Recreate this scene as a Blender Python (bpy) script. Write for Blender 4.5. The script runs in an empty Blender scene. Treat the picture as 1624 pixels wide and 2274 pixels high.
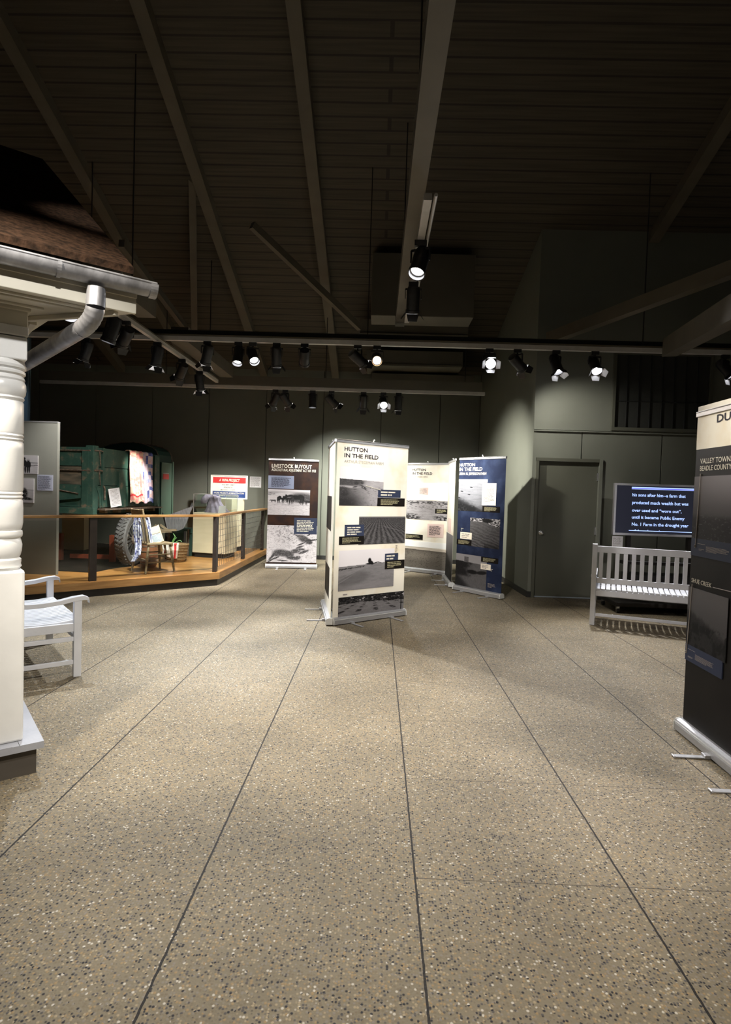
import bpy, math, random
import numpy as np
from mathutils import Vector, Matrix

# ---------------------------------------------------------------- camera, world, exposure
SC = bpy.context.scene
COL = SC.collection
PI = math.pi
F_PX, YAW, PITCH, ROLL, EYE = 1300.0, .02, .035, .031, 1.5

cam_d = bpy.data.cameras.new('camera')
cam_d.sensor_fit = 'HORIZONTAL'
cam_d.sensor_width = 36.0
cam_d.lens = F_PX * 36.0 / 1624.0
cam_d.clip_start = .05
cam = bpy.data.objects.new('camera', cam_d)
COL.objects.link(cam)
RM = (Matrix.Rotation(YAW, 3, 'Z') @ Matrix.Rotation(PI / 2 - PITCH, 3, 'X') @ Matrix.Rotation(ROLL, 3, 'Z'))
cam.matrix_world = Matrix.Translation((0, 0, EYE)) @ RM.to_4x4()
SC.camera = cam
SC.view_settings.view_transform = 'Standard'
SC.view_settings.look = 'None'
SC.view_settings.gamma = 1
SC.view_settings.use_curve_mapping = False
SC.view_settings.exposure = 0.85

world = bpy.data.worlds.new('world')
SC.world = world
world.use_nodes = True
world.node_tree.nodes['Background'].inputs[0].default_value = (1, .93, .80, 1)
world.node_tree.nodes['Background'].inputs[1].default_value = .016

def add_spot(name, loc, target, power, size=60, blend=.6, color=(1, .97, .92), radius=.04, parent=None):
    l = bpy.data.lights.new(name, 'SPOT')
    l.energy = power; l.spot_size = math.radians(size); l.spot_blend = blend
    l.color = color; l.shadow_soft_size = radius
    o = bpy.data.objects.new(name, l); COL.objects.link(o)
    o.location = loc
    o.rotation_euler = (Vector(target) - Vector(loc)).to_track_quat('-Z', 'Y').to_euler()
    return o

# unseen spots added behind and above the camera, standing in for further track lamps
OFF = [
    ((-.9, 1.9, 3.6), (.1, 7.2, 1.55), 600, 36, .9, (1, .97, .92)),
    ((.9, 1.9, 3.6), (-.2, 6.9, 1.75), 300, 32, .9, (1, .97, .92)),
    ((-2.0, 1.3, 3.6), (-.4, 4.9, 0), 420, 54, .9, (1, .90, .75)),
    ((.3, .8, 3.6), (-.2, 3.3, 0), 250, 74, .7, (1, .90, .75)),
    ((-.5, 1.0, 3.6), (-1.9, 3.2, .9), 150, 46, .6, (1, .97, .92)),
    ((-.4, 1.8, 3.6), (2.05, 3.3, 2.0), 330, 19, 1, (1, .93, .82)),
    ((2.4, 1.2, 3.6), (1.5, 4.9, 0), 260, 74, .8, (.98, .92, .90)),
    ((2.2, 1.9, 3.6), (3.5, 7.9, 1.0), 210, 22, 1, (1, .96, .93)),
    ((-1.9, 1.7, 3.6), (-.9, 12.6, .8), 150, 20, 1, (1, .97, .88)),
]
for i, (a, b, p, s, bl, c) in enumerate(OFF):
    add_spot('spot_light', a, b, p, s, bl, c)

# ---------------------------------------------------------------- measuring helpers (photo pixel -> place)
def ray(x, y):
    return RM @ Vector((x - 812, -(y - 1137), -F_PX))
def gz(x, y, z=0.0):
    d = ray(x, y); return Vector((0, 0, EYE)) + d * ((z - EYE) / d.z)
def aY(x, y, Y):
    d = ray(x, y); return Vector((0, 0, EYE)) + d * (Y / d.y)

# ---------------------------------------------------------------- materials
def nt(name):
    m = bpy.data.materials.new(name); m.use_nodes = True
    return m, m.node_tree, m.node_tree.nodes['Principled BSDF']
def mat(name, c, rough=.5, metal=0.0, c2=None, scale=8.0, bump=0.0, bscale=60.0, spec=.5, stretch=None, detail=4.0, lo=.35, hi=.65, emit=None, estr=0.0, trans=0.0):
    m, t, b = nt(name)
    b.inputs['Base Color'].default_value = (*c, 1)
    b.inputs['Roughness'].default_value = rough
    b.inputs['Metallic'].default_value = metal
    b.inputs['Specular IOR Level'].default_value = spec
    if trans: b.inputs['Transmission Weight'].default_value = trans
    if emit:
        b.inputs['Emission Color'].default_value = (*emit, 1); b.inputs['Emission Strength'].default_value = estr
    N, L = t.nodes, t.links
    if c2 or bump:
        tc = N.new('ShaderNodeTexCoord'); mp = N.new('ShaderNodeMapping')
        if stretch: mp.inputs['Scale'].default_value = stretch
        L.new(tc.outputs['Object'], mp.inputs[0])
    if c2:
        no = N.new('ShaderNodeTexNoise'); no.inputs['Scale'].default_value = scale; no.inputs['Detail'].default_value = detail
        L.new(mp.outputs[0], no.inputs['Vector'])
        r = N.new('ShaderNodeValToRGB')
        r.color_ramp.elements[0].position = lo; r.color_ramp.elements[0].color = (*c, 1)
        r.color_ramp.elements[1].position = hi; r.color_ramp.elements[1].color = (*c2, 1)
        L.new(no.outputs['Fac'], r.inputs[0]); L.new(r.outputs[0], b.inputs['Base Color'])
    if bump:
        nb = N.new('ShaderNodeTexNoise'); nb.inputs['Scale'].default_value = bscale; nb.inputs['Detail'].default_value = 3
        L.new(mp.outputs[0], nb.inputs['Vector'])
        bp = N.new('ShaderNodeBump'); bp.inputs['Strength'].default_value = bump; bp.inputs['Distance'].default_value = .01
        L.new(nb.outputs['Fac'], bp.inputs['Height']); L.new(bp.outputs[0], b.inputs['Normal'])
    return m

def floor_material():
    m, t, b = nt('exposed_aggregate')
    N, L = t.nodes, t.links
    tc = N.new('ShaderNodeTexCoord')
    vo = N.new('ShaderNodeTexVoronoi'); vo.inputs['Scale'].default_value = 105
    vo.inputs['Randomness'].default_value = 1
    L.new(tc.outputs['Object'], vo.inputs['Vector'])
    sep = N.new('ShaderNodeSeparateColor'); L.new(vo.outputs['Color'], sep.inputs[0])
    r = N.new('ShaderNodeValToRGB'); e = r.color_ramp.elements
    r.color_ramp.interpolation = 'CONSTANT'
    cols = [(0, (.022, .021, .024)), (.13, (.085, .078, .072)), (.28, (.18, .145, .095)), (.50, (.29, .205, .105)), (.66, (.215, .19, .155)), (.80, (.34, .275, .175)), (.955, (.52, .48, .41))]
    e[0].position, e[0].color = cols[0][0], (*cols[0][1], 1)
    e[1].position, e[1].color = cols[1][0], (*cols[1][1], 1)
    for p, c in cols[2:]:
        q = e.new(p); q.color = (*c, 1)
    L.new(sep.outputs[0], r.inputs[0])
    big = N.new('ShaderNodeTexNoise'); big.inputs['Scale'].default_value = 1.3; big.inputs['Detail'].default_value = 5
    L.new(tc.outputs['Object'], big.inputs['Vector'])
    # cement between the pebbles
    dr = N.new('ShaderNodeValToRGB'); dr.color_ramp.elements[0].position = .30; dr.color_ramp.elements[1].position = .62
    dr.color_ramp.elements[0].color = (0, 0, 0, 1); dr.color_ramp.elements[1].color = (1, 1, 1, 1)
    L.new(vo.outputs['Distance'], dr.inputs[0])
    mx = N.new('ShaderNodeMix'); mx.data_type = 'RGBA'
    L.new(dr.outputs[0], mx.inputs[0]); L.new(r.outputs[0], mx.inputs[6]); mx.inputs[7].default_value = (.20, .168, .115, 1)
    mv = N.new('ShaderNodeMapRange'); mv.inputs['From Min'].default_value = .3; mv.inputs['From Max'].default_value = .7
    mv.inputs['To Min'].default_value = .80; mv.inputs['To Max'].default_value = 1.16
    L.new(big.outputs['Fac'], mv.inputs['Value'])
    mul = N.new('ShaderNodeMix'); mul.data_type = 'RGBA'; mul.blend_type = 'MULTIPLY'; mul.inputs[0].default_value = 1
    L.new(mx.outputs[2], mul.inputs[6])
    cc = N.new('ShaderNodeCombineColor')
    for k in range(3): L.new(mv.outputs[0], cc.inputs[k])
    L.new(cc.outputs[0], mul.inputs[7])
    # saw-cut joints: one set along the room, a fainter set across it
    sx = N.new('ShaderNodeSeparateXYZ'); L.new(tc.outputs['Object'], sx.inputs[0])
    def math_(op, a, bb=None):
        n = N.new('ShaderNodeMath'); n.operation = op
        for i, v in enumerate((a, bb)):
            if v is None: continue
            if isinstance(v, (int, float)): n.inputs[i].default_value = v
            else: L.new(v, n.inputs[i])
        return n.outputs[0]
    wob = N.new('ShaderNodeTexNoise'); wob.inputs['Scale'].default_value = 30; L.new(tc.outputs['Object'], wob.inputs['Vector'])
    wv = math_('MULTIPLY', math_('SUBTRACT', wob.outputs['Fac'], .5), .006)
    def joint(coord, off, sp, w):
        a = math_('ADD', math_('ADD', coord, -off + sp * 100.5), wv)
        f = math_('ABSOLUTE', math_('SUBTRACT', math_('MODULO', a, sp), sp / 2))
        return math_('LESS_THAN', f, w)
    jx = joint(sx.outputs[0], .193, .826, .0042)
    jy = joint(sx.outputs[1], 3.826, .795, .0022)
    jy = math_('MULTIPLY', jy, math_('GREATER_THAN', sx.outputs[0], .193))
    jy = math_('MULTIPLY', jy, .7)
    j = math_('MAXIMUM', jx, jy)
    mj = N.new('ShaderNodeMix'); mj.data_type = 'RGBA'
    L.new(j, mj.inputs[0]); L.new(mul.outputs[2], mj.inputs[6]); mj.inputs[7].default_value = (.018, .015, .012, 1)
    L.new(mj.outputs[2], b.inputs['Base Color'])
    b.inputs['Roughness'].default_value = .68
    b.inputs['Specular IOR Level'].default_value = .22
    h = math_('SUBTRACT', math_('MULTIPLY', vo.outputs['Distance'], -.6), math_('MULTIPLY', j, 1.5))
    bp = N.new('ShaderNodeBump'); bp.inputs['Strength'].default_value = .35; bp.inputs['Distance'].default_value = .006
    L.new(h, bp.inputs['Height']); L.new(bp.outputs[0], b.inputs['Normal'])
    return m

def plank_material(name, c1, c2, gap, sx=1.0, sy=1.0, width=.6, rough=.35, mort=.01):
    m, t, b = nt(name); N, L = t.nodes, t.links
    tc = N.new('ShaderNodeTexCoord'); mp = N.new('ShaderNodeMapping'); mp.inputs['Scale'].default_value = (sx, sy, 1)
    L.new(tc.outputs['Object'], mp.inputs[0])
    br = N.new('ShaderNodeTexBrick'); br.inputs['Scale'].default_value = 1; br.inputs['Brick Width'].default_value = width
    br.inputs['Row Height'].default_value = .083; br.inputs['Mortar Size'].default_value = .0012 if mort is None else mort * .1
    br.inputs['Color1'].default_value = (*c1, 1); br.inputs['Color2'].default_value = (*c2, 1); br.inputs['Mortar'].default_value = (*gap, 1)
    br.inputs['Bias'].default_value = -.1
    L.new(mp.outputs[0], br.inputs['Vector'])
    no = N.new('ShaderNodeTexNoise'); no.inputs['Scale'].default_value = 3; no.inputs['Detail'].default_value = 8
    m2 = N.new('ShaderNodeMapping'); m2.inputs['Scale'].default_value = (1.5, 22, 1); L.new(mp.outputs[0], m2.inputs[0]); L.new(m2.outputs[0], no.inputs['Vector'])
    mr = N.new('ShaderNodeMapRange'); mr.inputs['From Min'].default_value = .3; mr.inputs['From Max'].default_value = .7; mr.inputs['To Min'].default_value = .72; mr.inputs['To Max'].default_value = 1.25
    L.new(no.outputs['Fac'], mr.inputs['Value'])
    hs = N.new('ShaderNodeHueSaturation'); L.new(br.outputs['Color'], hs.inputs['Color']); L.new(mr.outputs[0], hs.inputs['Value'])
    L.new(hs.outputs[0], b.inputs['Base Color']); b.inputs['Roughness'].default_value = rough
    return m

def worn_green():
    m, t, b = nt('worn_green_paint'); N, L = t.nodes, t.links
    tc = N.new('ShaderNodeTexCoord')
    n1 = N.new('ShaderNodeTexNoise'); n1.inputs['Scale'].default_value = 5; n1.inputs['Detail'].default_value = 8; n1.inputs['Roughness'].default_value = .7
    L.new(tc.outputs['Object'], n1.inputs['Vector'])
    r = N.new('ShaderNodeValToRGB'); e = r.color_ramp.elements
    e[0].position, e[0].color = .38, (.020, .060, .043, 1); e[1].position, e[1].color = .64, (.17, .125, .08, 1)
    q = e.new(.55); q.color = (.036, .082, .058, 1)
    L.new(n1.outputs['Fac'], r.inputs[0]); L.new(r.outputs[0], b.inputs['Base Color']); b.inputs['Roughness'].default_value = .55
    return m

def attr_material(name, rough=.5, spec=.3):
    m, t, b = nt(name)
    a = t.nodes.new('ShaderNodeAttribute'); a.attribute_name = 'ink'
    t.links.new(a.outputs['Color'], b.inputs['Base Color'])
    b.inputs['Roughness'].default_value = rough; b.inputs['Specular IOR Level'].default_value = spec
    return m

M = {}
M['floor'] = floor_material()
M['wall'] = mat('olive_wall_paint', (.143, .147, .118), .62, c2=(.153, .157, .127), scale=2.5, bump=.12, bscale=220, spec=.3)
M['wall_dark'] = mat('black_wall_paint', (.020, .021, .018), .8, c2=(.028, .028, .024), scale=2)
M['door'] = mat('olive_door_paint', (.082, .082, .062), .5, c2=(.09, .09, .068), scale=1.5, spec=.3)
M['base'] = mat('black_rubber_base', (.012, .012, .011), .5, c2=(.018, .017, .016), scale=5)
M['groove'] = mat('panel_groove', (.02, .021, .017), .8, c2=(.025, .025, .02), scale=9)
M['ceiling'] = plank_material('roof_deck_boards', (.060, .049, .033), (.052, .042, .028), (.022, .018, .012), sx=.25, sy=.5, width=3, rough=.8, mort=.06)
M['beam'] = mat('painted_roof_beam', (.095, .082, .058), .7, c2=(.115, .098, .07), scale=3)
M['duct'] = mat('painted_duct', (.095, .085, .062), .6, c2=(.115, .102, .075), scale=1.5)
M['track'] = mat('grey_track_metal', (.50, .48, .45), .45, .1, c2=(.56, .54, .51), scale=9)
M['white'] = mat('white_gloss_paint', (.74, .74, .73), .32, c2=(.80, .80, .79), scale=6, bump=.05, bscale=40)
M['bench_white'] = mat('white_bench_paint', (.62, .63, .67), .4, c2=(.68, .69, .73), scale=7, bump=.04, bscale=60)
M['cream_paint'] = mat('cream_house_paint', (.62, .58, .48), .45, c2=(.68, .64, .53), scale=3)
M['slab'] = mat('grey_porch_paint', (.33, .34, .38), .45, c2=(.40, .41, .45), scale=5, bump=.1)
M['skirting'] = mat('dark_porch_base', (.07, .06, .05), .6, c2=(.09, .078, .065), scale=4)
M['galv'] = mat('galvanised_steel', (.20, .20, .21), .42, .6, c2=(.36, .36, .38), scale=14, stretch=(1, 1, .4), bump=.15, bscale=25)
M['shingle'] = mat('brown_shingle', (.012, .008, .006), .95, c2=(.035, .02, .013), scale=30, bump=.4, bscale=50, spec=.02)
M['alu'] = mat('brushed_aluminium', (.40, .40, .41), .42, .6, c2=(.48, .48, .49), scale=40, stretch=(1, 1, 12))
M['alu_cap'] = mat('grey_plastic_cap', (.50, .50, .48), .4, c2=(.55, .55, .53), scale=10)
M['chrome'] = mat('chrome', (.8, .8, .8), .12, 1.0, c2=(.75, .75, .75), scale=5)
M['deck'] = plank_material('oak_strip_deck', (.46, .235, .075), (.36, .165, .045), (.08, .035, .012), rough=.28)
M['oak'] = mat('oak_fascia', (.27, .135, .045), .35, c2=(.40, .22, .08), scale=3, stretch=(1, 1, 9), bump=.04)
M['blackmetal'] = mat('black_painted_steel', (.018, .015, .013), .4, .2, c2=(.026, .022, .019), scale=12)
M['post'] = mat('dark_brown_post', (.022, .016, .013), .45, c2=(.032, .024, .02), scale=10)
M['wire'] = mat('wire_steel', (.12, .12, .12), .4, .7, c2=(.2, .2, .2), scale=30)
M['partition'] = mat('grey_partition_laminate', (.20, .20, .175), .55, c2=(.22, .22, .19), scale=2)
M['green'] = worn_green()
M['brownwood'] = mat('worn_brown_board', (.05, .055, .038), .7, c2=(.17, .13, .085), scale=6, stretch=(1, .5, 3), detail=8, lo=.35, hi=.6)
M['cabgreen'] = mat('cab_green_paint', (.060, .115, .080), .5, c2=(.085, .14, .10), scale=2, detail=6)
M['cabdark'] = mat('dark_cab_paint', (.010, .035, .026), .5, c2=(.016, .048, .036), scale=3)
M['rust'] = mat('rusty_iron', (.10, .07, .05), .6, .4, c2=(.25, .19, .14), scale=25)
M['rubber'] = mat('tyre_rubber', (.075, .07, .068), .7, c2=(.11, .105, .10), scale=18, bump=.2)
M['rim'] = mat('painted_wheel_rim', (.45, .45, .45), .35, .6, c2=(.6, .6, .6), scale=20)
M['spoke'] = mat('black_spoke_paint', (.02, .02, .02), .5, c2=(.05, .045, .04), scale=20)
M['mat'] = mat('near_black_sheet', (.010, .008, .006), .95, c2=(.02, .016, .012), scale=12, spec=.05)
M['red'] = mat('red_enamel', (.45, .03, .025), .45, c2=(.38, .025, .02), scale=9)
M['redwood'] = mat('red_stained_wood', (.22, .045, .018), .5, c2=(.15, .03, .012), scale=6)
M['cream'] = mat('cream_laminate', (.60, .54, .37), .4, c2=(.64, .58, .41), scale=3, stretch=(1, 1, 6))
M['signwhite'] = mat('sign_enamel', (.70, .69, .62), .4, c2=(.62, .60, .52), scale=9)
M['signred'] = mat('sign_red', (.55, .035, .035), .4, c2=(.48, .03, .03), scale=9)
M['signblue'] = mat('sign_blue', (.02, .045, .16), .4, c2=(.025, .055, .19), scale=9)
M['ink'] = mat('printed_dark_ink', (.010, .008, .016), .6, c2=(.014, .011, .02), scale=30, spec=.1)
M['inkgrey'] = mat('printed_grey_ink', (.25, .22, .20), .5, c2=(.30, .27, .25), scale=30)
M['inkwhite'] = mat('printed_cream_ink', (.60, .56, .46), .5, c2=(.64, .60, .5), scale=30)
M['inkgold'] = mat('printed_gold_ink', (.32, .29, .17), .5, c2=(.36, .33, .2), scale=30)
M['cream_print'] = mat('cream_banner_print', (.74, .70, .60), .5, c2=(.64, .53, .35), scale=3.2, detail=5, lo=.5, hi=.78, spec=.12)
M['brown_print'] = mat('brown_banner_print', (.018, .010, .009), .5, c2=(.045, .020, .010), scale=4, detail=6, lo=.42, hi=.72, spec=.12)
M['blue_print'] = mat('blue_banner_print', (.014, .020, .046), .5, c2=(.035, .050, .10), scale=5, detail=7, lo=.45, hi=.78, spec=.12)
M['black_print'] = mat('black_banner_print', (.006, .005, .0045), .5, c2=(.011, .0095, .0085), scale=4, spec=.12)
M['box_blue'] = mat('slate_blue_print', (.028, .036, .066), .5, c2=(.032, .040, .072), scale=6, spec=.12)
M['box_black'] = mat('black_caption_print', (.008, .007, .006), .5, c2=(.011, .009, .008), scale=6, spec=.12)
M['box_lilac'] = mat('pale_blue_print', (.19, .215, .30), .5, c2=(.21, .235, .32), scale=6, spec=.12)
M['box_pink'] = mat('pink_print', (.66, .50, .45), .5, c2=(.70, .55, .5), scale=6, spec=.12)
M['box_cream'] = mat('cream_caption_print', (.78, .70, .58), .5, c2=(.82, .74, .62), scale=6, spec=.12)
M['sky_print'] = mat('white_sky_print', (.78, .78, .76), .5, c2=(.82, .82, .80), scale=3, spec=.12)
M['picture'] = attr_material('printed_picture', .6, .12)
M['paper'] = mat('white_card', (.72, .70, .70), .6, c2=(.77, .75, .75), scale=10)
M['label_paper'] = mat('lilac_card', (.40, .42, .52), .6, c2=(.44, .46, .56), scale=10)
M['cloth'] = attr_material('patterned_cloth', .85, .1)
M['lilac'] = mat('lilac_cotton', (.17, .15, .20), .9, c2=(.26, .23, .29), scale=20, bump=.2, bscale=90)
M['oldwood'] = mat('weathered_wood', (.20, .145, .08), .7, c2=(.32, .25, .15), scale=12, stretch=(1, 1, 6), bump=.2)
M['palewood'] = mat('pale_pine', (.58, .46, .30), .6, c2=(.66, .54, .37), scale=8)
M['zinc'] = mat('zinc_washboard', (.26, .30, .33), .4, .5, c2=(.34, .38, .41), scale=30)
M['wicker'] = mat('wicker', (.17, .10, .04), .8, c2=(.30, .20, .09), scale=60, bump=.6, bscale=90)
M['leaf'] = mat('green_leaf', (.06, .20, .05), .6, c2=(.16, .32, .10), scale=10)
M['barrel'] = mat('red_brown_keg', (.15, .05, .02), .5, c2=(.22, .09, .035), scale=8)
M['scoop'] = mat('grey_sheet_metal', (.16, .16, .165), .5, .5, c2=(.26, .26, .265), scale=9, stretch=(6, 1, 1))
M['black'] = mat('black_lamp_housing', (.012, .012, .013), .45, c2=(.018, .018, .019), scale=20)
M['lit_face'] = mat('lamplit_face_tone', (.55, .55, .55), .5, c2=(.6, .6, .6), scale=20)  # pale tone stands in for lamplight on black shutters and lens lips
M['lens'] = mat('lit_lens', (.9, .9, .9), .3, emit=(.95, .95, 1.0), estr=18, c2=(.88, .88, .9), scale=5)
M['lens_warm'] = mat('warm_lit_lens', (.9, .8, .7), .3, emit=(1, .62, .32), estr=18, c2=(.88, .8, .7), scale=5)
M['bezel'] = mat('silver_bezel', (.62, .62, .65), .4, .1, c2=(.66, .66, .69), scale=12)
M['screen'] = mat('lit_screen_black', (.01, .01, .015), .2, emit=(.055, .058, .088), estr=.16, c2=(.012, .012, .018), scale=3)
M['screentext'] = mat('lit_screen_text', (.3, .35, .5), .4, emit=(.36, .50, 1.0), estr=.95, c2=(.3, .35, .5), scale=3)
M['screenline'] = mat('lit_screen_line', (.1, .1, .5), .4, emit=(.10, .10, .8), estr=.8, c2=(.1, .1, .5), scale=3)
M['curtain'] = mat('blue_curtain', (.10, .15, .19), .8, c2=(.17, .24, .29), scale=14, stretch=(6, 6, .3))
M['brass'] = mat('steel_hardware', (.5, .5, .5), .25, .9, c2=(.6, .6, .6), scale=9)
M['tread'] = mat('door_sweep', (.35, .40, .46), .4, .4, c2=(.4, .45, .5), scale=9)
g, gt, gb = nt('rail_glass')
gb.inputs['Base Color'].default_value = (.97, .99, .98, 1)
gt.nodes.remove(gb)
tr = gt.nodes.new('ShaderNodeBsdfTransparent'); gl = gt.nodes.new('ShaderNodeBsdfGlossy'); gl.inputs['Roughness'].default_value = .03
fr_ = gt.nodes.new('ShaderNodeFresnel'); fr_.inputs['IOR'].default_value = 1.5; mxs = gt.nodes.new('ShaderNodeMixShader')
tr.inputs[0].default_value = (.93, .96, .95, 1)
fm = gt.nodes.new('ShaderNodeMath'); fm.operation = 'MULTIPLY'; fm.inputs[1].default_value = .35; gt.links.new(fr_.outputs[0], fm.inputs[0]); gt.links.new(fm.outputs[0], mxs.inputs[0]); gt.links.new(tr.outputs[0], mxs.inputs[1]); gt.links.new(gl.outputs[0], mxs.inputs[2])
gt.links.new(mxs.outputs[0], gt.nodes['Material Output'].inputs[0])
M['glass'] = g

# ---------------------------------------------------------------- mesh helpers
class MB:
    def __init__(s): s.v = []; s.f = []; s.m = []; s.mats = []
    def mi(s, m):
        if m not in s.mats: s.mats.append(m)
        return s.mats.index(m)
    def add(s, vs, fs, m='white', tf=None):
        k = len(s.v); i = s.mi(m)
        for p in vs:
            p = Vector(p); s.v.append(tf @ p if tf else p)
        for f in fs: s.f.append([k + a for a in f]); s.m.append(i)
    def box(s, lo, hi, m='white', tf=None):
        x0, y0, z0 = lo; x1, y1, z1 = hi
        s.add([(x0, y0, z0), (x1, y0, z0), (x1, y1, z0), (x0, y1, z0), (x0, y0, z1), (x1, y0, z1), (x1, y1, z1), (x0, y1, z1)],
              [(0, 3, 2, 1), (4, 5, 6, 7), (0, 1, 5, 4), (1, 2, 6, 5), (2, 3, 7, 6), (3, 0, 4, 7)], m, tf)
    def bar(s, p, q, w, h, m='white', up=(0, 0, 1)):
        p, q = Vector(p), Vector(q); d = q - p; L = d.length; z = d / L
        u = Vector(up)
        if abs(z.dot(u)) > .98: u = Vector((0, 1, 0))
        x = u.cross(z).normalized(); y = z.cross(x)
        tf = Matrix.Translation(p) @ Matrix((x, y, z)).transposed().to_4x4()
        s.box((-w / 2, -h / 2, 0), (w / 2, h / 2, L), m, tf)
    def tube(s, pts, r, m='white', n=12, cap=True):
        pts = [Vector(p) for p in pts]
        rs = r if isinstance(r, (list, tuple)) else [r] * len(pts)
        rings = []; prev = None
        for i, p in enumerate(pts):
            a = pts[max(i - 1, 0)]; b = pts[min(i + 1, len(pts) - 1)]
            z = (b - a).normalized()
            if prev is None:
                u = Vector((0, 0, 1)) if abs(z.z) < .9 else Vector((1, 0, 0))
                x = u.cross(z).normalized()
            else: x = (prev - z * prev.dot(z)).normalized()
            prev = x; y = z.cross(x)
            rings.append([p + (x * math.cos(2 * PI * k / n) + y * math.sin(2 * PI * k / n)) * rs[i] for k in range(n)])
        vs = [v for g_ in rings for v in g_]; fs = []
        for i in range(len(pts) - 1):
            for k in range(n):
                fs.append((i * n + k, i * n + (k + 1) % n, (i + 1) * n + (k + 1) % n, (i + 1) * n + k))
        if cap: fs.append(tuple(range(n))[::-1]); fs.append(tuple((len(pts) - 1) * n + k for k in range(n)))
        s.add(vs, fs, m)
    def lathe(s, prof, m='white', n=32, tf=None, cap=True):
        vs = []; fs = []
        for (r, z) in prof:
            for k in range(n): vs.append((r * math.cos(2 * PI * k / n), r * math.sin(2 * PI * k / n), z))
        for i in range(len(prof) - 1):
            for k in range(n):
                fs.append((i * n + k, i * n + (k + 1) % n, (i + 1) * n + (k + 1) % n, (i + 1) * n + k))
        if cap: fs.append(tuple(range(n))[::-1]); fs.append(tuple((len(prof) - 1) * n + k for k in range(n)))
        s.add(vs, fs, m, tf)
    def prism(s, poly, z0, z1, m='white', tf=None):
        n = len(poly)
        vs = [(x, y, z0) for x, y in poly] + [(x, y, z1) for x, y in poly]
        fs = [tuple(range(n))[::-1], tuple(range(n, 2 * n))] + [(k, (k + 1) % n, n + (k + 1) % n, n + k) for k in range(n)]
        s.add(vs, fs, m, tf)
    def build(s, name, parent=None, bevel=0, smooth=False, loc=None):
        me = bpy.data.meshes.new(name)
        me.from_pydata([tuple(v) for v in s.v], [], s.f)
        for m in s.mats: me.materials.append(M[m])
        me.polygons.foreach_set('material_index', s.m)
        if smooth:
            me.polygons.foreach_set('use_smooth', [True] * len(s.f))
        me.update()
        o = bpy.data.objects.new(name, me); COL.objects.link(o)
        if parent: o.parent = parent
        if loc: o.location = loc
        if smooth:
            try: me.set_sharp_from_angle(angle=math.radians(38))
            except Exception: pass
        if bevel:
            b = o.modifiers.new('bevel', 'BEVEL'); b.width = bevel; b.segments = 2; b.limit_method = 'ANGLE'
        return o

def tag(o, label=None, cat=None, group=None, kind=None):
    if label: o['label'] = label
    if cat: o['category'] = cat
    if group: o['group'] = group
    if kind: o['kind'] = kind
    return o
def empty(name, loc=(0, 0, 0), rz=0.0, label=None, cat=None, group=None):
    o = bpy.data.objects.new(name, None); COL.objects.link(o)
    o.location = loc; o.rotation_euler = (0, 0, rz); o.empty_display_size = .1
    return tag(o, label, cat, group)
def struct(mb, name, **k):
    return tag(mb.build(name, **k), kind='structure')

# ---------------------------------------------------------------- text and printed pictures
_tc = {}
def text_mesh(txt, bold=0.0, shear=0.0):
    key = (txt, bold, shear)
    if key in _tc: return _tc[key]
    c = bpy.data.curves.new('t', 'FONT'); c.body = txt; c.size = 1; c.offset = bold; c.shear = shear; c.resolution_u = 2
    o = bpy.data.objects.new('t', c); COL.objects.link(o)
    dg = bpy.context.evaluated_depsgraph_get()
    me = bpy.data.meshes.new_from_object(o.evaluated_get(dg))
    vs = [v.co.copy() for v in me.vertices]; fs = [tuple(p.vertices) for p in me.polygons]
    bpy.data.objects.remove(o); bpy.data.curves.remove(c); bpy.data.meshes.remove(me)
    xs = [v.x for v in vs]
    # cap height of the built-in face is about .73 of its size
    _tc[key] = (vs, fs, min(xs), max(xs))
    return _tc[key]
CAP = .70
def put_text(mb, txt, x0, z0, w, h, m, y, bold=.012, shear=0.0, y_sign=-1):
    """letters in the local x-z plane, cap height h, total width w, baseline z0, at depth y"""
    vs, fs, a, b = text_mesh(txt, bold, shear)
    mb.add([(x0 + (v.x - a) / (b - a) * w, y, z0 + v.y / CAP * h) for v in vs], fs, m)
def put_lines(mb, x0, z1, w, h, n, m, y, seed=0, t=.42):
    """lines of fine print too small to read: rows of short dashes"""
    R = random.Random(seed); h = max(abs(h), .006 * n); w = max(abs(w), .02); dz = h / n
    for i in range(n):
        zc = z1 - dz * (i + .5); x = x0; end = x0 + w * (R.uniform(.8, 1) if i < n - 1 else R.uniform(.4, .7))
        while x < end - .002:
            l = min(R.uniform(.9, 3.2) * dz, end - x)
            mb.box((x, y - .0003, zc - dz * t / 2), (x + l, y, zc + dz * t / 2), m)
            x += l + dz * .35

def vnoise(X, Y, seed):
    xi = np.floor(X).astype(int); yi = np.floor(Y).astype(int); fx = X - xi; fy = Y - yi
    fx = fx * fx * (3 - 2 * fx); fy = fy * fy * (3 - 2 * fy)
    def h(a, b):
        n = (a * 374761393 + b * 668265263 + seed * 1274126177) & 0x7fffffff
        n = ((n ^ (n >> 13)) * 1274126177) & 0x7fffffff
        return ((n ^ (n >> 16)) & 0xffff) / 65535.0
    return (h(xi, yi) * (1 - fx) + h(xi + 1, yi) * fx) * (1 - fy) + (h(xi, yi + 1) * (1 - fx) + h(xi + 1, yi + 1) * fx) * fy
def fbm(X, Y, seed=1, o=4):
    s = 0; a = .5; t = 0
    for k in range(o):
        s = s + a * vnoise(X * 2 ** k, Y * 2 ** k, seed + k); t += a; a *= .55
    return s / t
def sst(a, b, x):
    t = np.clip((x - a) / (b - a), 0, 1); return t * t * (3 - 2 * t)
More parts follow.
